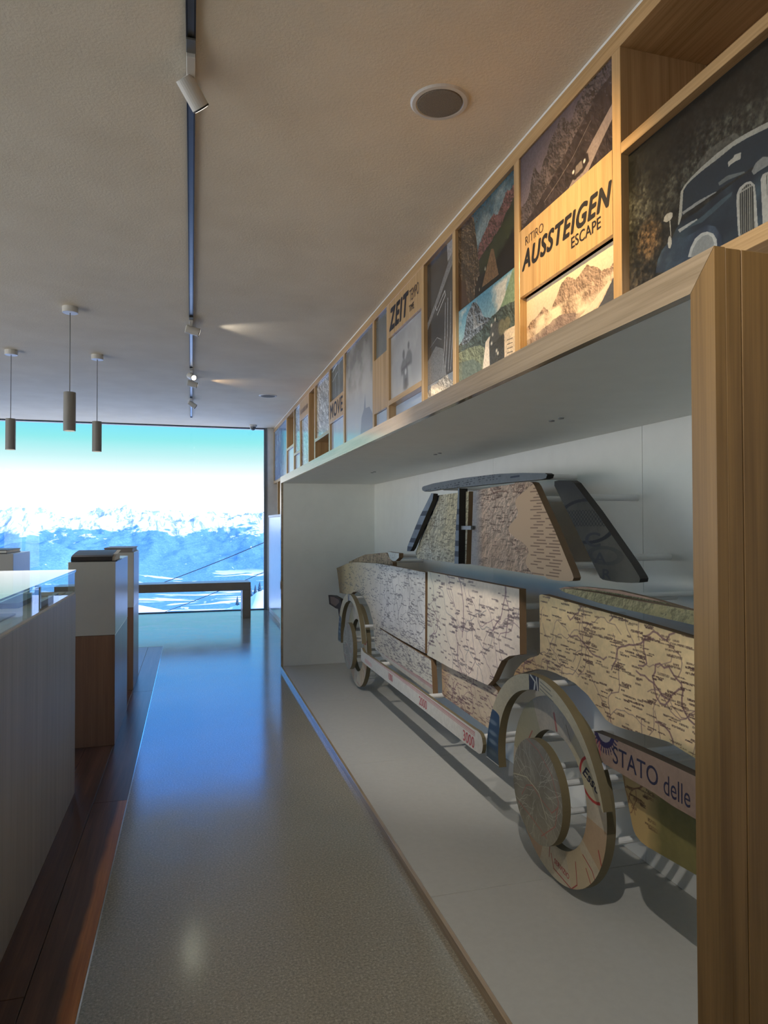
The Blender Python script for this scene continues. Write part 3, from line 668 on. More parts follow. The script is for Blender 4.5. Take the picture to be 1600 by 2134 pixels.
def art_peaks(dark=1.0, seed=4):          # grey needle peaks with a road and an old open car
    a = Art(460, 222); sky_grad(a, (132, 118, 124), (84, 76, 84))
    a.ridge([(0, .30), (.10, .36), (.18, .70), (.25, .52), (.36, .78), (.50, .98), (.60, .80), (.74, 1.02), (.9, 1.05), (1, .98)], (74, 66, 68), .10, seed, .5, 50)
    a.ridge([(0, .02), (.2, .16), (.45, .36), (.7, .62), (.86, .78), (1, .84)], (50, 43, 46), .05, seed+3, .45, 40)
    a.poly([(.56, 0), (.80, .30), (1, .52), (1, .36), (.86, .16), (.76, 0)], (146, 132, 130), .85)
    a.line([(.30, .12), (.46, .22), (.62, .34), (.80, .56)], 1.6, (150, 138, 134), .7)
    
    a.soft([(.60, .10), (.61, .20), (.65, .27), (.72, .29), (.77, .22), (.78, .12), (.72, .06), (.64, .05)], (38, 32, 34), .95, 1); a.soft([(.64, .10), (.65, .20), (.71, .21), (.72, .11)], (128, 118, 114), .8, 1)
    for x, y, r, c in ((.625, .16, .012, 206), (.735, .17, .012, 206), (.66, .33, .011, 40), (.70, .35, .011, 40)): a.soft([(x+r*math.cos(t), y+2.1*r*math.sin(t)) for t in np.linspace(0, 2*PI, 12)], (c, c-6, c-8), .95, 1)
    a.soft([(.64, .27), (.66, .31), (.72, .33), (.73, .28)], (44, 38, 40), .9, 1); a.grain(.12); return a
def art_mist():                           # sepia peaks above clouds
    a = Art(460, 160); sky_grad(a, (176, 160, 146), (224, 208, 182))
    a.ridge([(0, .45), (.14, .58), (.22, .66), (.3, .5), (.42, .86), (.5, .94), (.58, .78), (.7, .9), (.8, .72), (.9, .62), (1, .78)], (150, 128, 114), .10, 9, .45, 36)
    cloud(a, .16, .56, (232, 216, 190), 5, .95, .42); a.ridge([(0, .20), (.2, .26), (.4, .34), (.5, .30), (.66, .12), (.8, .05), (1, 0)], (128, 112, 108), .05, 3, .3, 30)
    cloud(a, .05, .4, (214, 198, 178), 11, .6, .5)
    a.poly([(.74, 0), (.84, .20), (.93, .44), (1, .52), (1, 0)], (74, 76, 84)); a.poly([(.55, 0), (.78, .14), (.92, .40), (.9, .44), (.7, .2), (.5, .02)], (214, 198, 180), .8); a.grain(.06); return a
def art_cliff():                          # painted gorge with rock wall, red peaks and a tent
    a = Art(420, 270); sky_grad(a, (150, 170, 172), (66, 104, 118)); cloud(a, .55, 1, (170, 186, 186), 3, .8, .5)
    a.ridge([(.25, .35), (.45, .62), (.6, .76), (.72, .72), (.85, .86), (1, .8)], (134, 92, 88), .10, 5, .5, 30)
    a.ridge([(.2, .1), (.4, .4), (.52, .46), (.7, .52), (.86, .64), (1, .74)], (52, 60, 40), .06, 8, .7, 26); a.poly([(.4, .30), (.7, .5), (1, .64), (1, .44), (.6, .26)], (84, 90, 52), .45)
    a.ridge([(0, 1.1), (.22, 1.04), (.30, .95), (.36, .6), (.40, .3), (.46, .0), (1, -.2)], (98, 80, 62), .06, 15, .9, 34)
    a.poly([(.30, 0), (.36, .22), (.62, .20), (1, .42), (1, 0)], (26, 24, 24), .93)
    a.poly([(.44, .06), (.60, .40), (.64, .38), (.72, .05)], (150, 114, 80)); a.poly([(.0, 0), (0, .42), (.12, .3), (.2, 0)], (96, 66, 48), .8)
    for x, y in ((.36, .20), (.50, .24), (.30, .10), (.40, .06)): a.blend(np.clip(1-((a.X-x)/.012)**2-((a.Y-y)/.03)**2, 0, 1), (200, 186, 160))
    a.a *= .78; a.grain(.25); return a
def art_moto():                           # painted peak, green hills, white road with riders seen from behind
    a = Art(420, 246); sky_grad(a, (216, 208, 182), (92, 148, 172)); cloud(a, .6, 1, (226, 214, 196), 6, .85, .48)
    a.ridge([(0, .52), (.10, .60), (.17, .86), (.27, .97), (.36, .92), (.47, .70), (.58, .62), (.7, .5), (1, .4)], (98, 104, 108), .05, 4, .95, 30)
    a.poly([(.29, .62), (.27, .94), (.31, .8), (.36, .66), (.5, .6)], (188, 186, 178), .5)
    a.poly([(.62, .5), (.8, .74), (.92, .98), (1, 1.04), (1, .4)], (126, 148, 120)); a.ridge([(0, .52), (.2, .50), (.45, .56), (.62, .62), (.8, .66), (1, .62)], (74, 84, 78), .05, 12, .6, 24)
    a.ridge([(0, .44), (.2, .42), (.4, .37), (.48, .30), (.5, 0)], (116, 120, 96), .02, 5, .5, 30); a.poly([(0, .30), (.28, .24), (.42, .12), (.4, 0), (0, 0)], (92, 104, 98), .6)
    a.poly([(.44, 0), (.50, .36), (.56, .40), (.62, .40), (.8, .36), (1, .34), (1, 0)], (226, 206, 180))
    a.poly([(.57, .0), (.56, .34), (.62, .48), (.74, .50), (.80, .30), (.80, .02)], (70, 70, 66)); figure(a, .64, .34, .26, (84, 84, 80)); figure(a, .76, .36, .2, (120, 116, 92))
    for x, y in ((.60, .52), (.62, .40), (.66, .56), (.60, .3), (.68, .18), (.7, .14)): a.blend(np.clip(1-((a.X-x)/.018)**2-((a.Y-y)/.03)**2, 0, 1), (214, 206, 188))
    for k in range(4): a.line([(.84, .08+.05*k), (.92, .07+.05*k)], 2, (60, 58, 58), .8)
    a.grain(.16); return a
def art_oldcar():                         # black and white: side of a vintage car running downhill
    a = Art(300, 466, (58, 58, 58)); n = fbm(a.h, a.w, 50, 5, 6); a.blend(np.clip(n*2-.7, 0, 1)*.6, (96, 96, 94)); a.poly([(.70, 1), (.72, .86), (1, .92), (1, 1)], (158, 158, 160), .9)
    a.poly([(0, .52), (.35, .66), (.8, .88), (1, .93), (1, .86), (.6, .7), (.3, .58), (0, .46)], (140, 140, 140), .8)
    a.poly([(.05, .48), (.3, .58), (.62, .66), (.95, .80), (1, .78), (1, 0), (0, 0), (0, .2)], (72, 72, 72)); a.blend(np.clip(1-((a.X-.35)/.4)**2-((a.Y-.36)/.2)**2, 0, 1)*.7, (40, 40, 42))
    for k, (x, d) in enumerate([(.62, 0), (.70, .02), (.80, .05), (.88, .08)]): a.line([(x-.08, .02), (x, .3), (x+.02, .56+d)], 5-k*.7, (196, 196, 196), .75)
    a.line([(.30, .60), (.34, .56), (.62, .66), (.64, .62), (.36, .52)], 3, (216, 216, 214)); a.line([(.1, .3), (.35, .34), (.5, .30)], 3, (150, 150, 150), .8)
    a.poly([(0, 0), (0, .2), (.3, .28), (.55, .22), (.66, 0)], (122, 122, 122), .85); a.line([(.05, .22), (.3, .30), (.5, .26)], 3, (60, 60, 60)); a.grain(.18); return a
def art_snow():
    a = Art(300, 64, (120, 126, 132)); a.ridge([(0, .5), (.2, .85), (.45, .9), (.7, 1.0), (.86, .4), (1, .1)], (150, 143, 132), .3, 7, .9, 14); a.grain(.1); return a
def art_fog(col=(150, 152, 152), seed=1, fig=False, w=300, h=186):
    col = tuple(min(225, c*1.18) for c in col); a = Art(w, h); sky_grad(a, tuple(c*1.04 for c in col), tuple(c*.86 for c in col)); a.blend(np.clip(fbm(h, w, 80, 5, seed)*2-.8, 0, 1)*.35, tuple(min(255, c*1.25) for c in col))
    if fig:
        D, L = (104, 105, 108), (196, 198, 198)
        a.soft([(.26, 0), (.36, .22), (.44, .46), (.60, .46), (.66, .2), (.70, 0)], L, .5, 5)
        for x, y, k in ((.57, .66, .8), (.42, .58, 1.)):       # pillion behind, rider in front
            a.soft([(x+.035*k*math.cos(t), y+.075*k*math.sin(t)) for t in np.linspace(0, 2*PI, 14)], D, .8, 2)
            a.soft([(x-.03, y-.07), (x+.04, y-.07), (x+.10, y-.16), (x+.10, y-.30), (x-.07, y-.30), (x-.09, y-.17)], D, .65, 3)
        a.soft([(.40, .04), (.41, .32), (.46, .38), (.54, .36), (.57, .06)], (112, 114, 118), .75, 3); a.soft([(.34, .34), (.36, .38), (.62, .42), (.62, .38)], D, .7, 2)
        a.soft([(.48+.03*math.cos(t), .30+.05*math.sin(t)) for t in np.linspace(0, 2*PI, 12)], (214, 216, 216), .9, 2); a.soft([(.44, .03), (.45, .2), (.52, .2), (.53, .03)], (86, 88, 92), .6, 2)
    return a
def art_big_mist():
    a = Art(420, 350); sky_grad(a, (172, 186, 202), (104, 104, 102), (186, 182, 176)); n = fbm(a.h, a.w, 130, 5, 17)
    a.blend(np.clip((n-.45)*4, 0, 1)*np.clip((a.Y-.35)*2.5, 0, 1)*.7, (84, 84, 82)); a.blend(np.clip((.5-n)*4, 0, 1)*.4, (196, 194, 190))
    a.line([(.28, .97), (.24, .7), (.2, .5)], 3, (196, 192, 186), .4); a.poly([(.56, 0), (.60, .18), (.68, .25), (.72, .40), (.74, .25), (.86, .24), (1, .12), (1, 0)], (122, 130, 146), .75); return a
def art_rocks(seed, col=(150, 152, 150), w=240, h=190):
    a = Art(w, h); col = tuple(min(225, c*1.2) for c in col); sky_grad(a, col, tuple(c*.9 for c in col)); a.ridge([(0, 1.1), (1, 1.1)], col, .1, seed, .6, 44); return a
def art_forest():
    a = Art(200, 98, (96, 104, 104)); a.blend(np.clip(fbm(98, 200, 18, 4, 4)*2-.7, 0, 1), (64, 72, 72))
    for x in (.3, .55, .62): a.line([(x, 0), (x+.03, 1)], 3, (206, 210, 206), .7)
    a.line([(.1, .9), (.45, 1)], 4, (220, 222, 216)); a.line([(.1, .6), (.5, .75)], 2, (200, 204, 200)); return a
def art_blue_sheen(seed):  # the window's pale blue reflection is painted into these prints
    a = Art(160, 90); sky_grad(a, (168, 186, 210), (176, 192, 212)); a.blend(np.clip(fbm(90, 160, 40, 4, seed)*2-.8, 0, 1)*.5, (206, 214, 222)); return a
def art_water():
    a = Art(320, 210, (96, 140, 184)); n = fbm(210, 320, 40, 5, 5); y = (np.sin((a.X*9+n*5)*2.4)+1)/2; a.blend(y*.6, (70, 112, 164)); a.blend(np.clip((n-.52)*6, 0, 1)*.6, (156, 190, 214)); return a

GL, GI = .15, 1.7                                   # the prints are satin-glossy
def pic(y0, y1, z0, z1, rec, art, label, gloss=GL):
    o = cell_print('photograph', XF+rec, y0+.0015, y1-.0015, z0+.001, z1-.001, print_mat('print', art, gloss, GI), M['dark_edge'])
    return tag(o, label, 'photograph')
def words(y0, y1, z0, z1, label, rows):
    t = thing('text_sign', (XF, (y0+y1)/2, (z0+z1)/2), label, 'sign')
    board('board', XF, XF+.018, y0+.001, y1-.001, z0, z1, M['oakZ'], t, .0008)
    for body, yl, zb, cap, wid, ink, bold, shear in rows: wall_text(body, XF-.0012, yl, zb, cap, wid, M[ink], t, bold, shear)
pic(.473, 1.922, ZB, 2.666, .029, art_car(), 'large dark photo panel of a navy vintage car with tall chrome grille', .3)
pic(1.969, 2.642, 2.706, ZT, .008, art_peaks(), 'grey photo panel of needle peaks and an old car, above the ESCAPE text')
words(1.969, 2.642, 2.42, 2.706, 'oak text panel lettered RITIRO, AUSSTEIGEN and ESCAPE', [
    ('RITIRO', 2.585, 2.625, .036, .153, 'ink_thin', -.006, 0), ('AUSSTEIGEN', 2.617, 2.527, .081, .646, 'ink', .042, .28), ('ESCAPE', 2.226, 2.471, .041, .190, 'ink', .014, 0)])
pic(1.969, 2.642, ZB, 2.42, .033, art_mist(), 'sepia photo panel of mountains above clouds, below the ESCAPE text')
pic(2.690, 3.379, 2.587, ZT, .018, art_cliff(), 'dark painted panel of a gorge with rock wall and tan tent')
pic(2.690, 3.379, ZB, 2.587, .018, art_moto(), 'painted panel of motorcyclists on a white road below a rocky peak')
pic(3.421, 3.896, 2.29, ZT, .025, art_oldcar(), 'tall narrow black and white photo panel of a vintage car flank')
pic(3.421, 3.896, ZB, 2.29, .024, art_snow(), 'small photo panel of sunlit snow under the tall vintage car photo')
words(3.941, 4.663, 2.78, ZT, 'oak text panel lettered ZEIT, TEMPO and TIME', [
    ('ZEIT', 4.640, 2.826, .150, .452, 'ink', .05, .26), ('TEMPO', 4.172, 2.886, .075, .190, 'ink_thin', -.004, 0), ('TIME', 4.180, 2.822, .042, .100, 'ink', .012, 0)])
pic(3.941, 4.663, 2.334, 2.78, .018, art_fog((150, 151, 152), 3, True), 'foggy grey photo panel of two motorcycle riders under the ZEIT text')
pic(3.941, 4.663, ZB, 2.297, .055, art_blue_sheen(4), 'low pale blue panel set deep at the bottom under the riders photo')
pic(4.712, 5.064, 2.71, ZT, .018, art_fog((92, 96, 96), 8, False, 160, 150), 'small dark grey photo panel left of the ZEIT text')
t = tag(board('plaque', XF, XF+.018, 4.713, 5.063, 2.297, 2.709, M['oakZ'], None, .0008), 'plain pale oak panel without lettering, left of the riders photo', 'plaque')
pic(4.712, 5.064, ZB, 2.296, .02, art_blue_sheen(9), 'small pale blue panel under the plain oak panel')
pic(5.112, 6.122, ZB, ZT, .012, art_big_mist(), 'widest full-height photo panel of drifting mist and faint towers')
pic(6.179, 6.812, 2.69, ZT, .015, art_forest(), 'photo panel of icy dark woods above the MOVE text')
words(6.179, 6.812, 2.47, 2.69, 'oak text panel lettered MOVE', [('MOVE', 6.79, 2.517, .142, .592, 'ink', .02, 0)])
pic(6.179, 6.812, ZB, 2.47, .02, art_blue_sheen(14), 'pale blue panel under the MOVE text')
pic(6.873, 7.669, 2.425, ZT, .02, art_rocks(6), 'grey rock-face photo panel left of the MOVE text')
words(8.166, 8.764, 2.79, ZT, 'small far oak text panel lettered FLANEUR', [('FLANEUR', 8.74, 2.866, .06, .62*.9, 'ink_thin', .012, 0)])
pic(8.166, 8.764, ZB, 2.79, .02, art_rocks(9, (140, 156, 172)), 'bluish photo panel under the FLANEUR text')
pic(8.826, 9.322, 2.425, ZT, .02, art_rocks(12, (138, 154, 168)), 'narrow bluish rock photo panel left of the FLANEUR text')
pic(8.826, 9.322, ZB, 2.391, .02, art_blue_sheen(21), 'small blue panel under the narrow bluish rock photo')
pic(9.390, 10.058, ZB, 2.534, .02, art_blue_sheen(25), 'blue panel below the open cell that holds the dark vase')
pic(10.130, 11.684, ZB, ZT, .012, art_water(), 'last blue water-like photo panel beside the window')
t = thing('vase', (1.50, 9.60, 2.568), 'small dark vase on a white saucer in the far open frieze cell', 'vase')
MB().lathe([(.075, 0), (.09, .012), (.085, .018)], (1.46, 9.55, 2.568), 20).build('saucer', M['white'], t)
MB().lathe([(.035, .018), (.03, .07), (.075, .14), (.085, .2), (.05, .27), (.03, .29)], (1.46, 9.55, 2.568), 20).build('body', M['leather'], t)

# ------------------------------------------------------------------ low cabinet and shelf between niche and window
t = thing('cabinet', (1.5, 9.3, 0), 'pale low cabinet between the car niche and the window', 'cabinet')
board('carcass', 1.262, 1.72, 6.96, 11.46, .075, 1.565, M['cab_white'], t, 0)
board('top_board', 1.24, 1.72, 6.96, 11.48, 1.567, 1.60, M['white'], t, .001)
board('plinth', 1.252, 1.72, 6.96, 11.47, 0, .073, M['white'], t, 0)
for i in range(3): board('door', 1.243, 1.2605, 6.965+1.497*i, 6.965+1.497*i+1.494, .078, 1.563, M['cab_white'], t, .001)
t = thing('wall_shelf', (1.5, 9.3, 1.9), 'open pale shelf above the low cabinet, next to the window', 'shelf')
for y in (6.99, 8.5, 10.0, 11.20): board('upright', 1.355, 1.70, y-.035, y+.035, 1.602, 2.143, M['oakZ'], t, .001)
board('back_panel', 1.70, 1.72, 6.95, 11.74, 1.602, 2.143, M['oak_shaded'], t, 0)

# ------------------------------------------------------------------ white display niche framed in oak
NX, NY0, NY1, NZ, NF, NB = .862, 1.021, 6.835, 1.863, .035, 1.83
ni = thing('display_niche', (1.35, 3.9, 0), 'large white display niche framed in oak, built along the right wall', 'display niche')
Yo0, Yo1, Zo = .962, 6.895, 1.927
def wedge(name, quad, mat):                                        # mitred frame members, 20 mm deep
    mb = MB(); mb.add([(NX, y, z) for y, z in quad]+[(NX+.022, y, z) for y, z in quad], [(0, 1, 2, 3), (7, 6, 5, 4), (0, 4, 5, 1), (1, 5, 6, 2), (2, 6, 7, 3), (3, 7, 4, 0)])
    return mb.build(name, mat, ni)
e = .0006
wedge('frame_beam', [(NY0+e, NZ), (NY1-e, NZ), (Yo1-e, Zo), (Yo0+e, Zo)], M['oak_frame'])
wedge('frame_post', [(Yo0, Zo-e), (Yo0, 0), (NY0, 0), (NY0, NZ-e)], M['oak_post'])
wedge('frame_post', [(Yo1, Zo-e), (Yo1, 0), (NY1, 0), (NY1, NZ-e)], M['oak_frame'])
board('base_trim', NX-.0, NX+.016, NY0+e, NY1-e, 0, NF+.002, M['oak_frame'], ni, .001)
board('side_edge', NX+.0225, NX+.055, Yo0, Yo0+.02, 0, Zo-.001, M['oak_post'], ni, .0012)
board('side_board', NX+.0565, 1.353, Yo0, Yo0+.02, 0, Zo-.001, M['oak_post'], ni, .0012)
board('top_board', NX+.0225, 1.353, Yo0+.021, Yo1, Zo-.02, Zo-.001, M['oak_frame'], ni, 0)
cuts = [NY0-.02, 2.465, 3.940, 5.410, NY1+.02]
for a, b in zip(cuts[:-1], cuts[1:]):
    board('floor_panel', NX+.0165, NB+.02, a+.0016, b-.0016, .004, NF, M['niche_floor'], ni, .0012)
    board('back_panel', NB, NB+.018, a+.0014, b-.0014, NF+.001, NZ, M['niche'], ni, .0008)
board('ceiling_panel', NX+.0225, NB+.019, NY0-.02, NY1+.02, NZ, NZ+.018, M['niche'], ni, 0)
board('end_panel', NX+.0225, NB, NY1, NY1+.018, NF+.001, NZ, M['niche'], ni, 0)
board('end_panel', NX+.0225, NB, NY0-.018, NY0, NF+.001, NZ, M['niche'], ni, 0)
for y in (2.431, 2.36, 3.78, 3.71, 5.245, 5.17): MB().lathe([(.011, -.004), (.012, 0)], (1.385, y, NZ), 14).build('fixing_cap', M['frame_grey'], ni)

# ------------------------------------------------------------------ the cut-out car: map-printed panels standing off the niche wall on white rods
# outlines in metres on the panel's own plane: (X of the face, [(along the wall, height), ...])
CAR = {
 'front_fender': (1.420, [(6.801,1.005),(6.333,1.074),(6.112,1.098),(5.875,1.113),(5.543,1.126),(5.235,1.139),(4.59,1.144),(4.068,1.145),(4.078,.635),(4.561,.636),(5.145,.643),(5.145,.636),(4.561,.623),(3.966,.616),(3.95,.516),(3.934,.405),(4.431,.414),(5.092,.422),(5.169,.447),(5.285,.446),(5.299,.504),(5.358,.658),(5.481,.756),(5.644,.822),(5.763,.843),(5.877,.854),(6.055,.832),(6.172,.796),(6.389,.782),(6.648,.768),(6.707,.89),(6.777,.987)]),
 'door_panel': (1.420, [(4.023,1.154),(3.314,1.156),(2.789,1.157),(2.786,.864),(2.824,.854),(2.894,.837),(2.974,.8),(3.017,.755),(3.075,.687),(3.134,.648),(3.384,.64),(3.658,.631),(4.037,.632)]),
 'lower_sill': (1.450, [(3.873,.623),(3.865,.613),(3.851,.433),(3.827,.425),(3.8,.423),(3.653,.421),(3.233,.415),(3.085,.411),(3.082,.63),(3.189,.653),(3.444,.649),(3.722,.641)]),
 'rear_fender': (1.420, [(2.605,1.148),(2.583,1.153),(2.519,1.151),(2.228,1.139),(1.91,1.125),(1.688,1.113),(1.58,1.107),(1.585,.762),(1.689,.764),(1.798,.776),(1.911,.765),(2.047,.749),(2.083,.747),(2.129,.753),(2.196,.789),(2.244,.814),(2.331,.837),(2.396,.842),(2.473,.846),(2.554,.843),(2.628,.83),(2.71,.805),(2.778,.78),(2.849,.756),(2.83,.782),(2.768,.829),(2.696,.865),(2.619,.89),(2.601,.904)]),
 'rear_apron': (1.420, [(2.04,.605),(2.008,.517),(1.982,.442),(1.975,.429),(1.963,.417),(1.94,.408),(1.908,.406),(1.689,.424),(1.59,.432),(1.587,.649),(1.686,.65),(1.828,.649)]),
 'bumper': (1.350, [(2.096,.728),(1.962,.737),(1.77,.744),(1.603,.747),(1.508,.748),(1.509,.628),(1.603,.629),(1.697,.628),(1.782,.635),(1.864,.634),(1.94,.635),(2.035,.635),(2.05,.641),(2.08,.687)]),
 'sill_strip': (1.300, [(5.279,.468),(5.247,.473),(5.185,.45),(3.961,.469),(3.036,.472),(2.98,.475),(2.952,.47),(2.936,.457),(2.925,.429),(2.931,.403),(2.942,.384),(2.97,.373),(3.073,.37),(3.783,.37),(5.155,.363),(5.28,.369)]),
 'hood': (1.500, [(6.581,1.078),(6.206,1.138),(5.924,1.179),(5.53,1.206),(5.293,1.22),(5.223,1.215),(5.155,1.187),(5.062,1.154),(5.062,1.102),(6.218,1.03),(6.582,1.064)]),
 'cowl': (1.470, [(5.105,1.237),(4.798,1.236),(4.799,1.204),(4.885,1.175),(4.948,1.17),(5.03,1.182)]),
 'windscreen_pillar': (1.460, [(4.063,1.645),(4.295,1.499),(4.366,1.445),(4.558,1.296),(4.57,1.259),(4.504,1.263),(4.461,1.283),(4.326,1.384),(4.041,1.602),(4.023,1.64)]),
 'front_window': (1.500, [(4.106,1.632),(3.549,1.634),(3.596,1.222),(4.467,1.213),(4.498,1.251)]),
 'door_pillar': (1.460, [(3.613,1.653),(3.593,1.652),(3.612,1.224),(3.675,1.222),(3.654,1.401)]),
 'rear_window': (1.500, [(3.489,1.633),(3.215,1.641),(2.998,1.644),(2.983,1.649),(2.84,1.645),(2.81,1.639),(2.788,1.622),(2.616,1.425),(2.475,1.247),(2.466,1.23),(2.473,1.218),(2.503,1.213),(2.599,1.209),(2.68,1.21),(2.701,1.219),(2.905,1.22),(3.402,1.225),(3.527,1.225)]),
 'quarter_panel': (1.500, [(2.613,1.633),(2.578,1.635),(2.49,1.629),(2.459,1.617),(2.308,1.499),(2.084,1.307),(2.044,1.268),(2.038,1.259),(2.042,1.247),(2.085,1.24),(2.173,1.236),(2.234,1.237),(2.261,1.238),(2.279,1.244),(2.315,1.284),(2.467,1.453),(2.614,1.614)]),
 'boot_strip': (1.450, [(2.486,1.179),(2.475,1.186),(2.384,1.192),(2.204,1.193),(2.017,1.19),(1.722,1.189),(1.612,1.186),(1.613,1.14),(1.723,1.146),(2.017,1.152),(2.205,1.157),(2.364,1.168),(2.438,1.172)]),
 'boot_lid': (1.510, [(2.601,1.173),(2.546,1.186),(2.41,1.198),(2.18,1.205),(1.987,1.195),(1.793,1.178),(1.738,1.17),(1.738,1.156),(2.1,1.168),(2.296,1.171),(2.483,1.17)]),
 'roof': (1.480, [(4.302,1.69),(4.283,1.7),(4.082,1.709),(3.584,1.711),(3.116,1.701),(2.86,1.687),(2.66,1.671),(2.639,1.663),(2.649,1.649),(2.681,1.645),(2.984,1.651),(3.416,1.657),(3.973,1.665),(4.244,1.664),(4.293,1.675)]),
 'front_bumper': (1.330, [(6.772,.738),(6.507,.759),(6.197,.755),(6.156,.728),(6.157,.579),(6.263,.591),(6.305,.653),(6.394,.647),(6.723,.652)]),
}

AY0, AY1, AZ0, AZ1 = 1.45, 6.85, .30, 1.75
AW, AH = 2600, 698
UVB = lambda y, z: ((AY1-y)/(AY1-AY0), (z-AZ0)/(AZ1-AZ0))
def paper(a, mask, col, seed, mott=.10):
    n = fbm(a.h, a.w, 90, 5, seed); n2 = fbm(a.h, a.w, 7, 3, seed+5); c = np.array(col)/255.
    t = np.clip(c[None, None]*(1+mott*2*(n-.5)+.10*(n2-.5))[..., None], 0, 1); m = mask[..., None]; a.a = a.a*(1-m)+t*m
def map_ink(a, mask, seed, road=(128, 92, 92), ink=(78, 62, 60), dens=1., roads=1., fine=1., rivers=None):
    g = np.random.default_rng(seed); ii, jj = np.nonzero(mask > .5)
    if len(ii) == 0: return
    area = len(ii); hubs = []
    for _ in range(int(area/5200*roads)+2):
        k = g.integers(len(ii)); x, y = jj[k]+.5, ii[k]+.5; th = g.random()*2*PI; P = [(x/a.w, y/a.h)]; st = 14*fine
        for _s in range(g.integers(10, 34)):
            th += g.normal(0, .45); x += st*math.cos(th); y += st*math.sin(th); P.append((x/a.w, y/a.h))
            if g.random() < .5: hubs.append((x, y))
        if rivers and g.random() < .3: a.line(P, 2.6*fine, rivers, .5, mask)
        else: a.line(P, (1.7+1.9*(g.random() < .35))*fine, road, .66+.25*g.random(), mask)
    for _ in range(int(area/420*dens)):
        if hubs and g.random() < .62: x, y = hubs[g.integers(len(hubs))]; x += g.normal(0, 16); y += g.normal(0, 13)
        else: k = g.integers(len(ii)); x, y = float(jj[k]), float(ii[k])
        w = g.integers(12, 40)*fine; h = g.integers(3, 6)*fine
        i0, j0 = int(y), int(x); i1, j1 = int(y+max(2, h)), int(x+w)
        if i0 < 0 or j0 < 0 or i1 > a.h or j1 > a.w: continue
        pat = (g.random((i1-i0, j1-j0)) < .78)*(.5+.45*g.random())*mask[i0:i1, j0:j1]
        a.a[i0:i1, j0:j1] = a.a[i0:i1, j0:j1]*(1-pat[..., None])+np.array(ink)/255.*pat[..., None]
def relief(a, mask, seed, cols, cell=46):
    n = fbm(a.h, a.w, cell, 6, seed, .6); r = 1-abs(2*n-1); g = np.gradient(r, axis=1)*cell*.6-np.gradient(r, axis=0)*cell*.5
    lo, hi = np.array(cols[0])/255., np.array(cols[1])/255.; k = np.clip((fbm(a.h, a.w, 130, 4, seed+3)-.3)*2.2, 0, 1)[..., None]
    c = (lo*(1-k)+hi*k)*(1+.11*np.clip(g*1.7, -1.6, 1.6))[..., None]; m = mask[..., None]; a.a = a.a*(1-m)+np.clip(c, 0, 1)*m
def pm(a, key, grow=.012):
    p = np.array(CAR[key][1]); c = p.mean(0); q = c+(p-c)*(1+grow); return a.mask([UVB(y, z) for y, z in q])
def wash(a, mask, y0, y1, col, al):
    """colour that fades between two positions along the wall (paper from another sheet)"""
    Y = AY1-a.X*(AY1-AY0); t = np.clip((Y-y0)/(y1-y0), 0, 1); a.blend(mask*t*al, col)

low = Art(AW, AH, (150, 130, 105))
mk = pm(low, 'front_fender'); paper(low, mk, (216, 211, 203), 3); wash(low, mk, 5.0, 6.2, (206, 186, 142), .9); wash(low, mk, 6.35, 6.6, (140, 118, 88), .8)
Zc = AZ0+low.Y*(AZ1-AZ0); low.blend(mk*np.clip((.72-Zc)*12, 0, 1)*.5, (196, 190, 168)); map_ink(low, mk, 11, (130, 124, 122), (112, 106, 104), 1.1, 1.1, .8)
mb_ = mk*(Zc < .70); map_ink(low, mb_, 12, (140, 130, 130), (120, 112, 112), 2.6, .6, .8)
mk = pm(low, 'door_panel'); paper(low, mk, (226, 208, 188), 5); wash(low, mk, 3.5, 4.1, (206, 206, 186), .8); map_ink(low, mk, 21, (126, 98, 104), (96, 80, 80), .85, 1.1, 1., (112, 108, 108))
mk = pm(low, 'rear_fender'); paper(low, mk, (238, 206, 154), 7, .14); wash(low, mk, 2.52, 2.85, (166, 126, 78), .75); map_ink(low, mk, 31, (140, 102, 98), (98, 70, 60), 2.5, 2.0, .78)
low.blend(mk*np.clip((.80-Zc)*16, 0, 1)*np.clip((1.86-(AY1-low.X*(AY1-AY0)))*8, 0, 1)*.85, (138, 132, 84))
mk = pm(low, 'rear_apron'); paper(low, mk, (112, 104, 62), 9, .22); tm = mk*np.clip(((AY1-low.X*(AY1-AY0))-1.80-.06*fbm(AH, AW, 40, 3, 4))*14, 0, 1)
low.blend(tm*.9, (198, 168, 112)); map_ink(low, tm, 41, (120, 84, 60), (90, 66, 44), 2., 1.4)
mk = pm(low, 'sill_strip'); paper(low, mk, (206, 204, 196), 13, .05)
for dz, al in ((.463, .9), (.455, .65), (.447, .5)): low.line([UVB(5.0, dz+.004), UVB(3.02, dz-.006)], 1.8, (168, 72, 78), al, mk)
low.line([UVB(5.14, .395), UVB(4.96, .392)], 14, (204, 160, 158), .6, mk)

upp = Art(AW, AH, (150, 130, 105))
mk = pm(upp, 'lower_sill'); paper(upp, mk, (204, 186, 160), 15); wash(upp, mk, 3.72, 3.9, (176, 132, 84), .8); map_ink(upp, mk, 51, (140, 108, 112), (108, 84, 86), 2.6, 1.5, .85)
mk = pm(upp, 'hood'); relief(upp, mk, 4, ((160, 140, 112), (192, 172, 142)), 60); map_ink(upp, mk, 55, dens=.5)
mk = pm(upp, 'cowl'); paper(upp, mk, (206, 210, 206), 4); map_ink(upp, mk, 56, (150, 150, 150), (140, 140, 140), .8, .4)
mk = pm(upp, 'front_window'); relief(upp, mk, 6, ((190, 180, 150), (182, 180, 168))); map_ink(upp, mk, 61, (140, 128, 108), (108, 100, 88), 2.0, 1.2, .7)
mk = pm(upp, 'rear_window'); relief(upp, mk, 8, ((172, 142, 118), (194, 170, 150)), 54); map_ink(upp, mk, 66, (120, 88, 76), (98, 76, 66), 2.0, 1.2, .75)
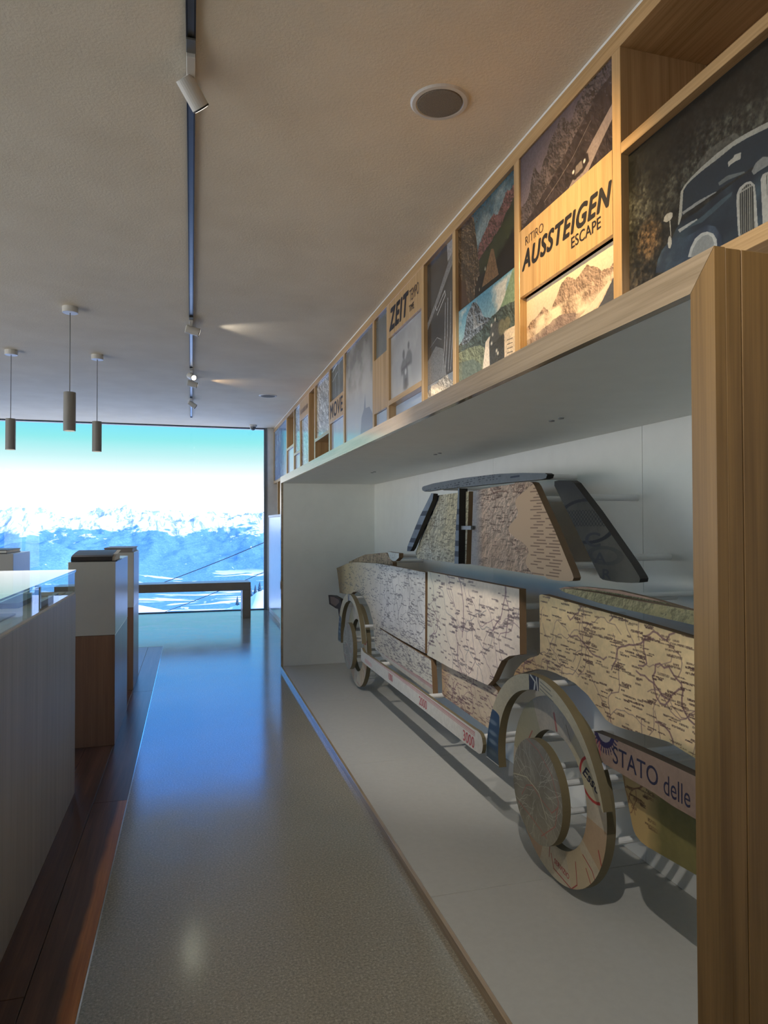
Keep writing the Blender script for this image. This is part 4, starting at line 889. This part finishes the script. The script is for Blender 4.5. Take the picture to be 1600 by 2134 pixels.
Yu = AY1-upp.X*(AY1-AY0); Zu = AZ0+upp.Y*(AZ1-AZ0); lg = mk*(Yu < 2.92+.10*np.sin(Zu*14)+.05*np.sin(Zu*41)); upp.blend(lg, (208, 176, 144))   # legend side of the sheet
g = np.random.default_rng(8)
for k in range(30):
    z = 1.225+.0138*k; y = 2.93-.03*(k % 3)
    for y_ in (y-.10, y-.24):
        if g.random() < .75: upp.line([UVB(y_, z), UVB(y_-.05-.07*g.random(), z)], 2.2, (112, 84, 70), .75, lg)
wash(upp, mk, 3.36, 3.46, (150, 154, 162), .8)
mk = pm(upp, 'roof'); paper(upp, mk, (112, 118, 124), 17, .06); g = np.random.default_rng(4)
for k in range(120):
    y = 3.1+1.15*g.random(); z = np.interp(y, [2.64, 3.3, 4.3], [1.685, 1.69, 1.655])+g.choice([-.012, 0, .012]); upp.line([UVB(y, z), UVB(y-.010, z)], 2.4, (60, 64, 72), .8, mk)
for z in (1.675, 1.697): upp.line([UVB(2.99, z), UVB(2.90, z)], 4, (52, 60, 76), .9, mk)
for key in ('windscreen_pillar', 'door_pillar'):
    mk = pm(upp, key); paper(upp, mk, (122, 132, 146), 18, .2)
    for z in (1.28, 1.34, 1.43, 1.52): upp.blend(mk*(abs(Zu-z) < .016), (66, 72, 84))
mk = pm(upp, 'quarter_panel'); paper(upp, mk, (74, 71, 63), 19, .3); upp.blend(mk*np.clip((Zu-1.50)*9, 0, 1)*.75, (44, 44, 44))
upp.blend(mk*(abs(np.hypot((Yu-2.38)/1.0, (Zu-1.46)/.42)-.20) < .014), (36, 36, 36)); ck = mk*(Zu > 1.44)*(Zu < 1.505); upp.blend(ck*((((Yu*90).astype(int)+(Zu*110).astype(int)) % 2) == 0)*.8, (40, 40, 38))
upp.blend(mk*(abs(np.hypot((Yu-2.25)/1., (Zu-1.33)/.3)-.10) < .02)*.35, (38, 38, 40)); upp.blend(mk*(Zu < 1.37)*np.clip((2.22-Yu)*8, 0, 1)*.5, (110, 104, 92))
mk = pm(upp, 'boot_lid'); paper(upp, mk, (196, 158, 136), 23); upp.line([UVB(2.6, 1.190), UVB(1.7, 1.166)], 1.8, (90, 76, 60), .8, mk)
mk = pm(upp, 'boot_strip'); relief(upp, mk, 25, ((160, 148, 112), (184, 168, 128)), 30); nz = fbm(AH, AW, 18, 4, 3); upp.blend(mk*(nz > .56)*.7*np.clip((2.1-Yu)*4, 0, 1), (196, 178, 130))
mk = pm(upp, 'front_bumper'); upp.blend(mk, (58, 52, 52)); p = np.array(CAR['front_bumper'][1][:4]+CAR['front_bumper'][1][7:]); c = p.mean(0); upp.poly([UVB(*(c+(q-c)*.72)) for q in p], (120, 104, 100))
mk = pm(upp, 'bumper'); paper(upp, mk, (152, 128, 108), 27, .08)
ang = np.arctan2(Zu-.752, (Yu-2.035)); rr = np.hypot(Zu-.752, Yu-2.035); upp.blend(mk*(rr < .050), (146, 140, 134)); upp.blend(mk*((abs(rr-.052) < .009)+((rr > .05)*(rr < .085-.012*((ang*5.7) % 1))*(((ang*5.1) % 1) < .42)) > 0), (56, 50, 78))
for y in (2.083, 2.063): upp.line([UVB(y, .70), UVB(y-.002, .655)], 5, (178, 92, 88), .75, mk)
CARLOW, CARUPP = print_mat('print', low, .55, 1.35), print_mat('print', upp, .6, 1.25)

wheel_art = Art(520, 520, (178, 168, 138)); a = wheel_art                           # tyre face, centred, radius .353 -> .5
paper(a, np.ones((520, 520)), (192, 182, 160), 3, .12); W = lambda y, z, y0=2.42, z0=.408, s=.72: (.5-(y-y0)/s, .5+(z-z0)/s)
for k, (t0, t1, col) in enumerate([(200, 250, (178, 140, 110)), (290, 320, (196, 176, 140)), (20, 60, (196, 184, 142)), (120, 170, (160, 156, 120)), (330, 356, (180, 146, 112))]):
    th = np.degrees(np.arctan2(a.Y-.5, a.X-.5)) % 360; a.blend(((th > t0)*(th < t1)).astype(float)*.6, col)
E0 = W(2.152, .535); ux, uy = a.X-E0[0], a.Y-E0[1]; ca, sa = math.cos(-.42), math.sin(-.42); ex, ey = ux*ca+uy*sa, -ux*sa+uy*ca
d = np.hypot(ex/.115, ey/.10); a.blend((d < 1).astype(float)*.7, (200, 190, 152)); a.blend((abs(d-1) < .07).astype(float), (184, 70, 64))
a.line([W(2.45, .14), W(2.43, .09), W(2.30, .075), W(2.26, .11), W(2.27, .19)], 3, (160, 62, 56)); a.line([W(2.58, .22), W(2.5, .2), W(2.46, .16), W(2.465, .12)], 3, (150, 62, 56)); a.line([W(2.22, .24), W(2.16, .21), W(2.12, .15), W(2.14, .12), W(2.2, .2)], 3, (160, 62, 56))
a.line([W(2.60, .58), W(2.66, .50), W(2.69, .44)], 5, (166, 88, 74), .8); a.line([W(2.42, .70), W(2.40, .64)], 9, (176, 84, 76), .7); a.line([W(2.33, .68), W(2.30, .63)], 4, (120, 110, 90), .7)
a.line([W(2.12, .30), W(2.10, .25)], 4, (168, 66, 58)); TYRE = print_mat('print', a, .5, 1.45)
hub_art = Art(360, 360, (128, 124, 110)); a = hub_art; paper(a, np.ones((360, 360)), (134, 130, 116), 6, .2); g = np.random.default_rng(3)
for _ in range(46):
    th = g.random()*2*PI; x, y = .5+.42*math.cos(th)*g.random(), .5+.42*math.sin(th)*g.random(); P = [(x, y)]
    for _s in range(9): th += g.normal(0, .35); x += .045*math.cos(th); y += .045*math.sin(th); P.append((x, y))
    a.line(P, 1.6, (206, 202, 186), .65)
for P in ([(.2, .35), (.3, .48), (.42, .52), (.6, .45), (.8, .4), (.92, .5)], [(.3, .95), (.55, .9), (.8, .75), (.92, .55), (.86, .3), (.6, .1)], [(.12, .25), (.4, .2), (.7, .12)]):
    a.line(P, 4, (176, 120, 106), .75); a.line(P, 1.4, (160, 80, 78), .8)
a.line([(.02, .5), (.3, .56), (.55, .5), (.7, .3)], 3.4, (214, 210, 180), .8); HUB = print_mat('print', a, .5, 1.45)
arch_art = Art(520, 520, (166, 160, 130)); a = arch_art; paper(a, np.ones((520, 520)), (184, 174, 144), 8, .07); V = lambda y, z: (.5-(y-2.455)/1.0, (z-.3)/.62)
a.poly([V(2.514, .90), V(2.43, .90), V(2.43, .76), V(2.51, .75)], (52, 50, 58)); a.line([V(2.50, .84), V(2.46, .82), V(2.47, .78)], 6, (198, 194, 180)); a.line([V(2.45, .84), V(2.44, .79)], 5, (198, 194, 180))
for k in range(4): a.line([V(2.42, .83-.014*k), V(2.34-.01*k, .812-.018*k)], 3, (92, 92, 92), .8)
a.poly([V(2.93, .59), V(2.79, .59), V(2.79, .36), V(2.93, .36)], (48, 74, 98)); b_ = ((a.X-V(2.86, .59)[0])/.07)**2+((a.Y-V(2.86, .59)[1])/.03)**2; a.blend((b_ < 1).astype(float), (48, 74, 98))
for z in (.55, .50, .46, .41): a.blend(np.clip(1.2-((a.X-V(2.86, z)[0])/.05)**2-((a.Y-V(2.86, z)[1])/.02)**2, 0, 1)*.6, (150, 160, 166))
a.poly([V(2.93, .43), V(2.79, .43), V(2.79, .35), V(2.93, .35)], (70, 80, 84), .6); a.line([V(2.93, .372), V(2.79, .372)], 4, (200, 200, 192)); a.blend(np.clip((.36-(.3+a.Y*.62))*80, 0, 1), (30, 34, 40)); ARCH = print_mat('print', a, .5, 1.45)

car = thing('car_sculpture', (1.5, 4.1, .035), 'flat car silhouette made of map-printed panels on white rods, inside the white niche', 'car sculpture')
def prism(name, X, pts, mat, edge, uv, t=.034, parent=None):
    n = len(pts); m = MB(); m.add([(X, y, z) for y, z in pts], [tuple(range(n))], 0, [[uv(y, z) for y, z in pts]])
    m.add([(X, y, z) for y, z in pts]+[(X+t, y, z) for y, z in pts], [(i, (i+1) % n, n+(i+1) % n, n+i) for i in range(n)]+[tuple(range(2*n-1, n-1, -1))], 1)
    o = m.build(name, [mat, edge], parent or car, recalc=False)
    bm = bmesh.new(); bm.from_mesh(o.data); bmesh.ops.remove_doubles(bm, verts=list(bm.verts), dist=1e-5); bmesh.ops.recalc_face_normals(bm, faces=list(bm.faces)); bm.to_mesh(o.data); bm.free(); return o
LOWK = ('front_fender', 'door_panel', 'rear_fender', 'rear_apron', 'sill_strip')
EDGE = dict(roof='dark_edge', windscreen_pillar='dark_edge', door_pillar='dark_edge', quarter_panel='dark_edge', bumper='dark_edge', front_bumper='dark_edge', sill_strip='mdf_olive', rear_apron='mdf_olive')
LAB = dict(front_fender='cream map print, ochre toward the nose', door_panel='pale pinkish road map print', rear_fender='yellow road map print', rear_apron='olive green and tan print', sill_strip='white strip with red numerals',
           bumper='taupe strip with navy lettering', quarter_panel='dark printed panel with black letters', rear_window='brown relief map print', roof='grey-blue strip with rows of dots', boot_lid='pinkish curved strip')
THK = dict(sill_strip=.018, boot_lid=.02, boot_strip=.03, door_pillar=.05, windscreen_pillar=.03, lower_sill=.03)
PART = {}
for k, (X, pts) in CAR.items():
    o = prism(k, X, pts, CARLOW if k in LOWK else CARUPP, M[EDGE.get(k, 'mdf')], UVB, THK.get(k, .034)); PART[k] = o
    if k in LAB: o['label'] = LAB[k]
def arc_pts(c, r, t0, t1, n): return [(c[0]+r*math.cos(t0+(t1-t0)*i/n), c[1]+r*math.sin(t0+(t1-t0)*i/n)) for i in range(n+1)]
def strip(name, X, outer, inner, mat, edge, uv, t, parent, closed=False):
    n = len(outer); m = MB(); k = n if closed else n-1
    m.add([(X, *p) for p in outer]+[(X, *p) for p in inner], [(i, (i+1) % n, n+(i+1) % n, n+i) for i in range(k)], 0, [[uv(*outer[i]), uv(*outer[(i+1) % n]), uv(*inner[(i+1) % n]), uv(*inner[i])] for i in range(k)])
    vs = [(X, *p) for p in outer]+[(X, *p) for p in inner]+[(X+t, *p) for p in outer]+[(X+t, *p) for p in inner]; fs = []
    for i in range(k):
        j = (i+1) % n; fs += [(i, j, 2*n+j, 2*n+i), (n+i, n+j, 3*n+j, 3*n+i), (2*n+i, 2*n+j, 3*n+j, 3*n+i)]
    if not closed: fs += [(0, n, 3*n, 2*n), (n-1, 2*n-1, 4*n-1, 3*n-1)]
    m.add(vs, fs, 1); o = m.build(name, [mat, edge], parent, recalc=False)
    bm = bmesh.new(); bm.from_mesh(o.data); bmesh.ops.remove_doubles(bm, verts=list(bm.verts), dist=1e-5); bmesh.ops.recalc_face_normals(bm, faces=list(bm.faces)); bm.to_mesh(o.data); bm.free(); return o
def wheel(dy, rear):
    cy, cz = 2.42+dy, .408
    ty = strip('tyre_ring', 1.38, arc_pts((cy, cz), .353, 0, 2*PI, 96)[:-1], arc_pts((cy-.006, cz), .2225, 0, 2*PI, 96)[:-1], TYRE, M['mdf_olive'], lambda y, z: W(y-dy, z), .036, car, True)
    hb = prism('hub_disc', 1.30, arc_pts((cy, cz-.003), .197, 0, 2*PI, 64)[:-1], HUB, M['mdf_olive'], lambda y, z: (.5-(y-cy)/.4, .5+(z-cz)/.4), .034)
    c0, c1 = (2.455+dy, .370), (2.469+dy, .441)
    tl0, tr0 = math.asin((.366-.370)/.474), math.asin((.49-.370)/.474); tl1, tr1 = math.asin((.366-.441)/.336), math.asin((.49-.441)/.336)
    po, pi_ = arc_pts(c0, .474, tl0, PI-tr0, 60), arc_pts(c1, .336, tl1, PI-tr1, 60)     # the band thins out towards its rear tip
    for i in range(61):
        q = max(0., (i-30)/30); q = .93*q**.85
        pi_[i] = tuple(b*(1-q)+a_*q for a_, b in zip(po[i], pi_[i]))
    ar = strip('wheel_arch', 1.32, po, pi_, ARCH, M['mdf_olive'], lambda y, z: V(y-dy, z), .036, car)
    for nm, r0, L in ((ty, 1.416, [(.29, 20), (.29, 160), (.29, 200), (.29, 340)]), (hb, 1.334, [(.1, 30), (.1, 150), (.1, 270)]), (ar, 1.356, [(.40, 10), (.41, 90), (.43, 150)])):
        for r, t in L:
            y, z = cy+r*math.cos(math.radians(t)), cz+r*math.sin(math.radians(t)); MB().tube((r0, y, z), (NB, y, z), .0125, 12).build('mounting_rod', M['rod'], nm)
    return ty, hb, ar
tyre, hub, arch = wheel(0, True); wheel(3.325, False)
RODS = dict(front_fender=[(6.2, .98), (6.5, .75), (5.2, .98), (4.3, 1.0), (4.2, .75), (4.3, .5)], door_panel=[(3.7, 1.02), (3.0, 1.05), (2.87, .98), (3.4, .74)], lower_sill=[(3.7, .52), (3.25, .50)],
    rear_fender=[(2.6, 1.05), (1.9, 1.05), (2.55, .87), (1.8, .85)], rear_apron=[(1.9, .6), (1.75, .47)], bumper=[(1.95, .69), (1.65, .69)], sill_strip=[(4.9, .41), (3.9, .41), (3.1, .405)],
    hood=[(6.0, 1.15), (5.3, 1.15)], cowl=[(4.95, 1.21)], windscreen_pillar=[(4.38, 1.38)], front_window=[(4.25, 1.28), (3.8, 1.50)], door_pillar=[(3.632, 1.30), (3.632, 1.58)], rear_window=[(3.3, 1.5), (2.95, 1.57), (2.62, 1.27), (3.2, 1.26)],
    quarter_panel=[(2.50, 1.560), (2.30, 1.318)], boot_strip=[(2.268, 1.165), (1.75, 1.16)], boot_lid=[(2.15, 1.187)], roof=[(2.98, 1.68), (4.0, 1.675)], front_bumper=[(6.5, .66)])
for k, L in RODS.items():
    x0 = CAR[k][0]+THK.get(k, .034)
    for y, z in L: MB().tube((x0, y, z), (NB, y, z), .0145 if k not in ('boot_lid',) else .010, 12).build('mounting_rod', M['rod'], PART[k])
board('connector_bar', 1.472, 1.488, 3.46, 3.60, 1.418, 1.440, M['frame_grey'], car, .001)
wall_text('STATO', 1.3494, 1.985, .658, .056, .228, M['navy_ink'], PART['bumper'], .004)
wall_text('delle', 1.3494, 1.732, .650, .058, .112, M['navy_ink'], PART['bumper'], -.006)
for b, y, z, c, w in (('3000', 3.163, .380, .052, .138), ('2000', 3.841, .386, .050, .136), ('1000', 4.494, .392, .046, .10)): wall_text(b, 1.2994, y, z, c, w, M['red_ink'], PART['sill_strip'], .014)
wall_text('Esso', 1.3794, 2.218, .538, .038, .112, M['navy_ink'], tyre, .020, .25, -.42)
wall_text('SERVIZIO', 1.3794, 2.425, .115, .020, .11, M['red_ink'], tyre, .012, 0, -.12)
for b, y, z, c, w in (('C', 2.378, 1.362, .055, .105), ('A', 2.318, 1.300, .040, .080), ('R', 2.262, 1.243, .036, .055)): wall_text(b, 1.4994, y, z, c, w, M['ink'], PART['quarter_panel'], .02)
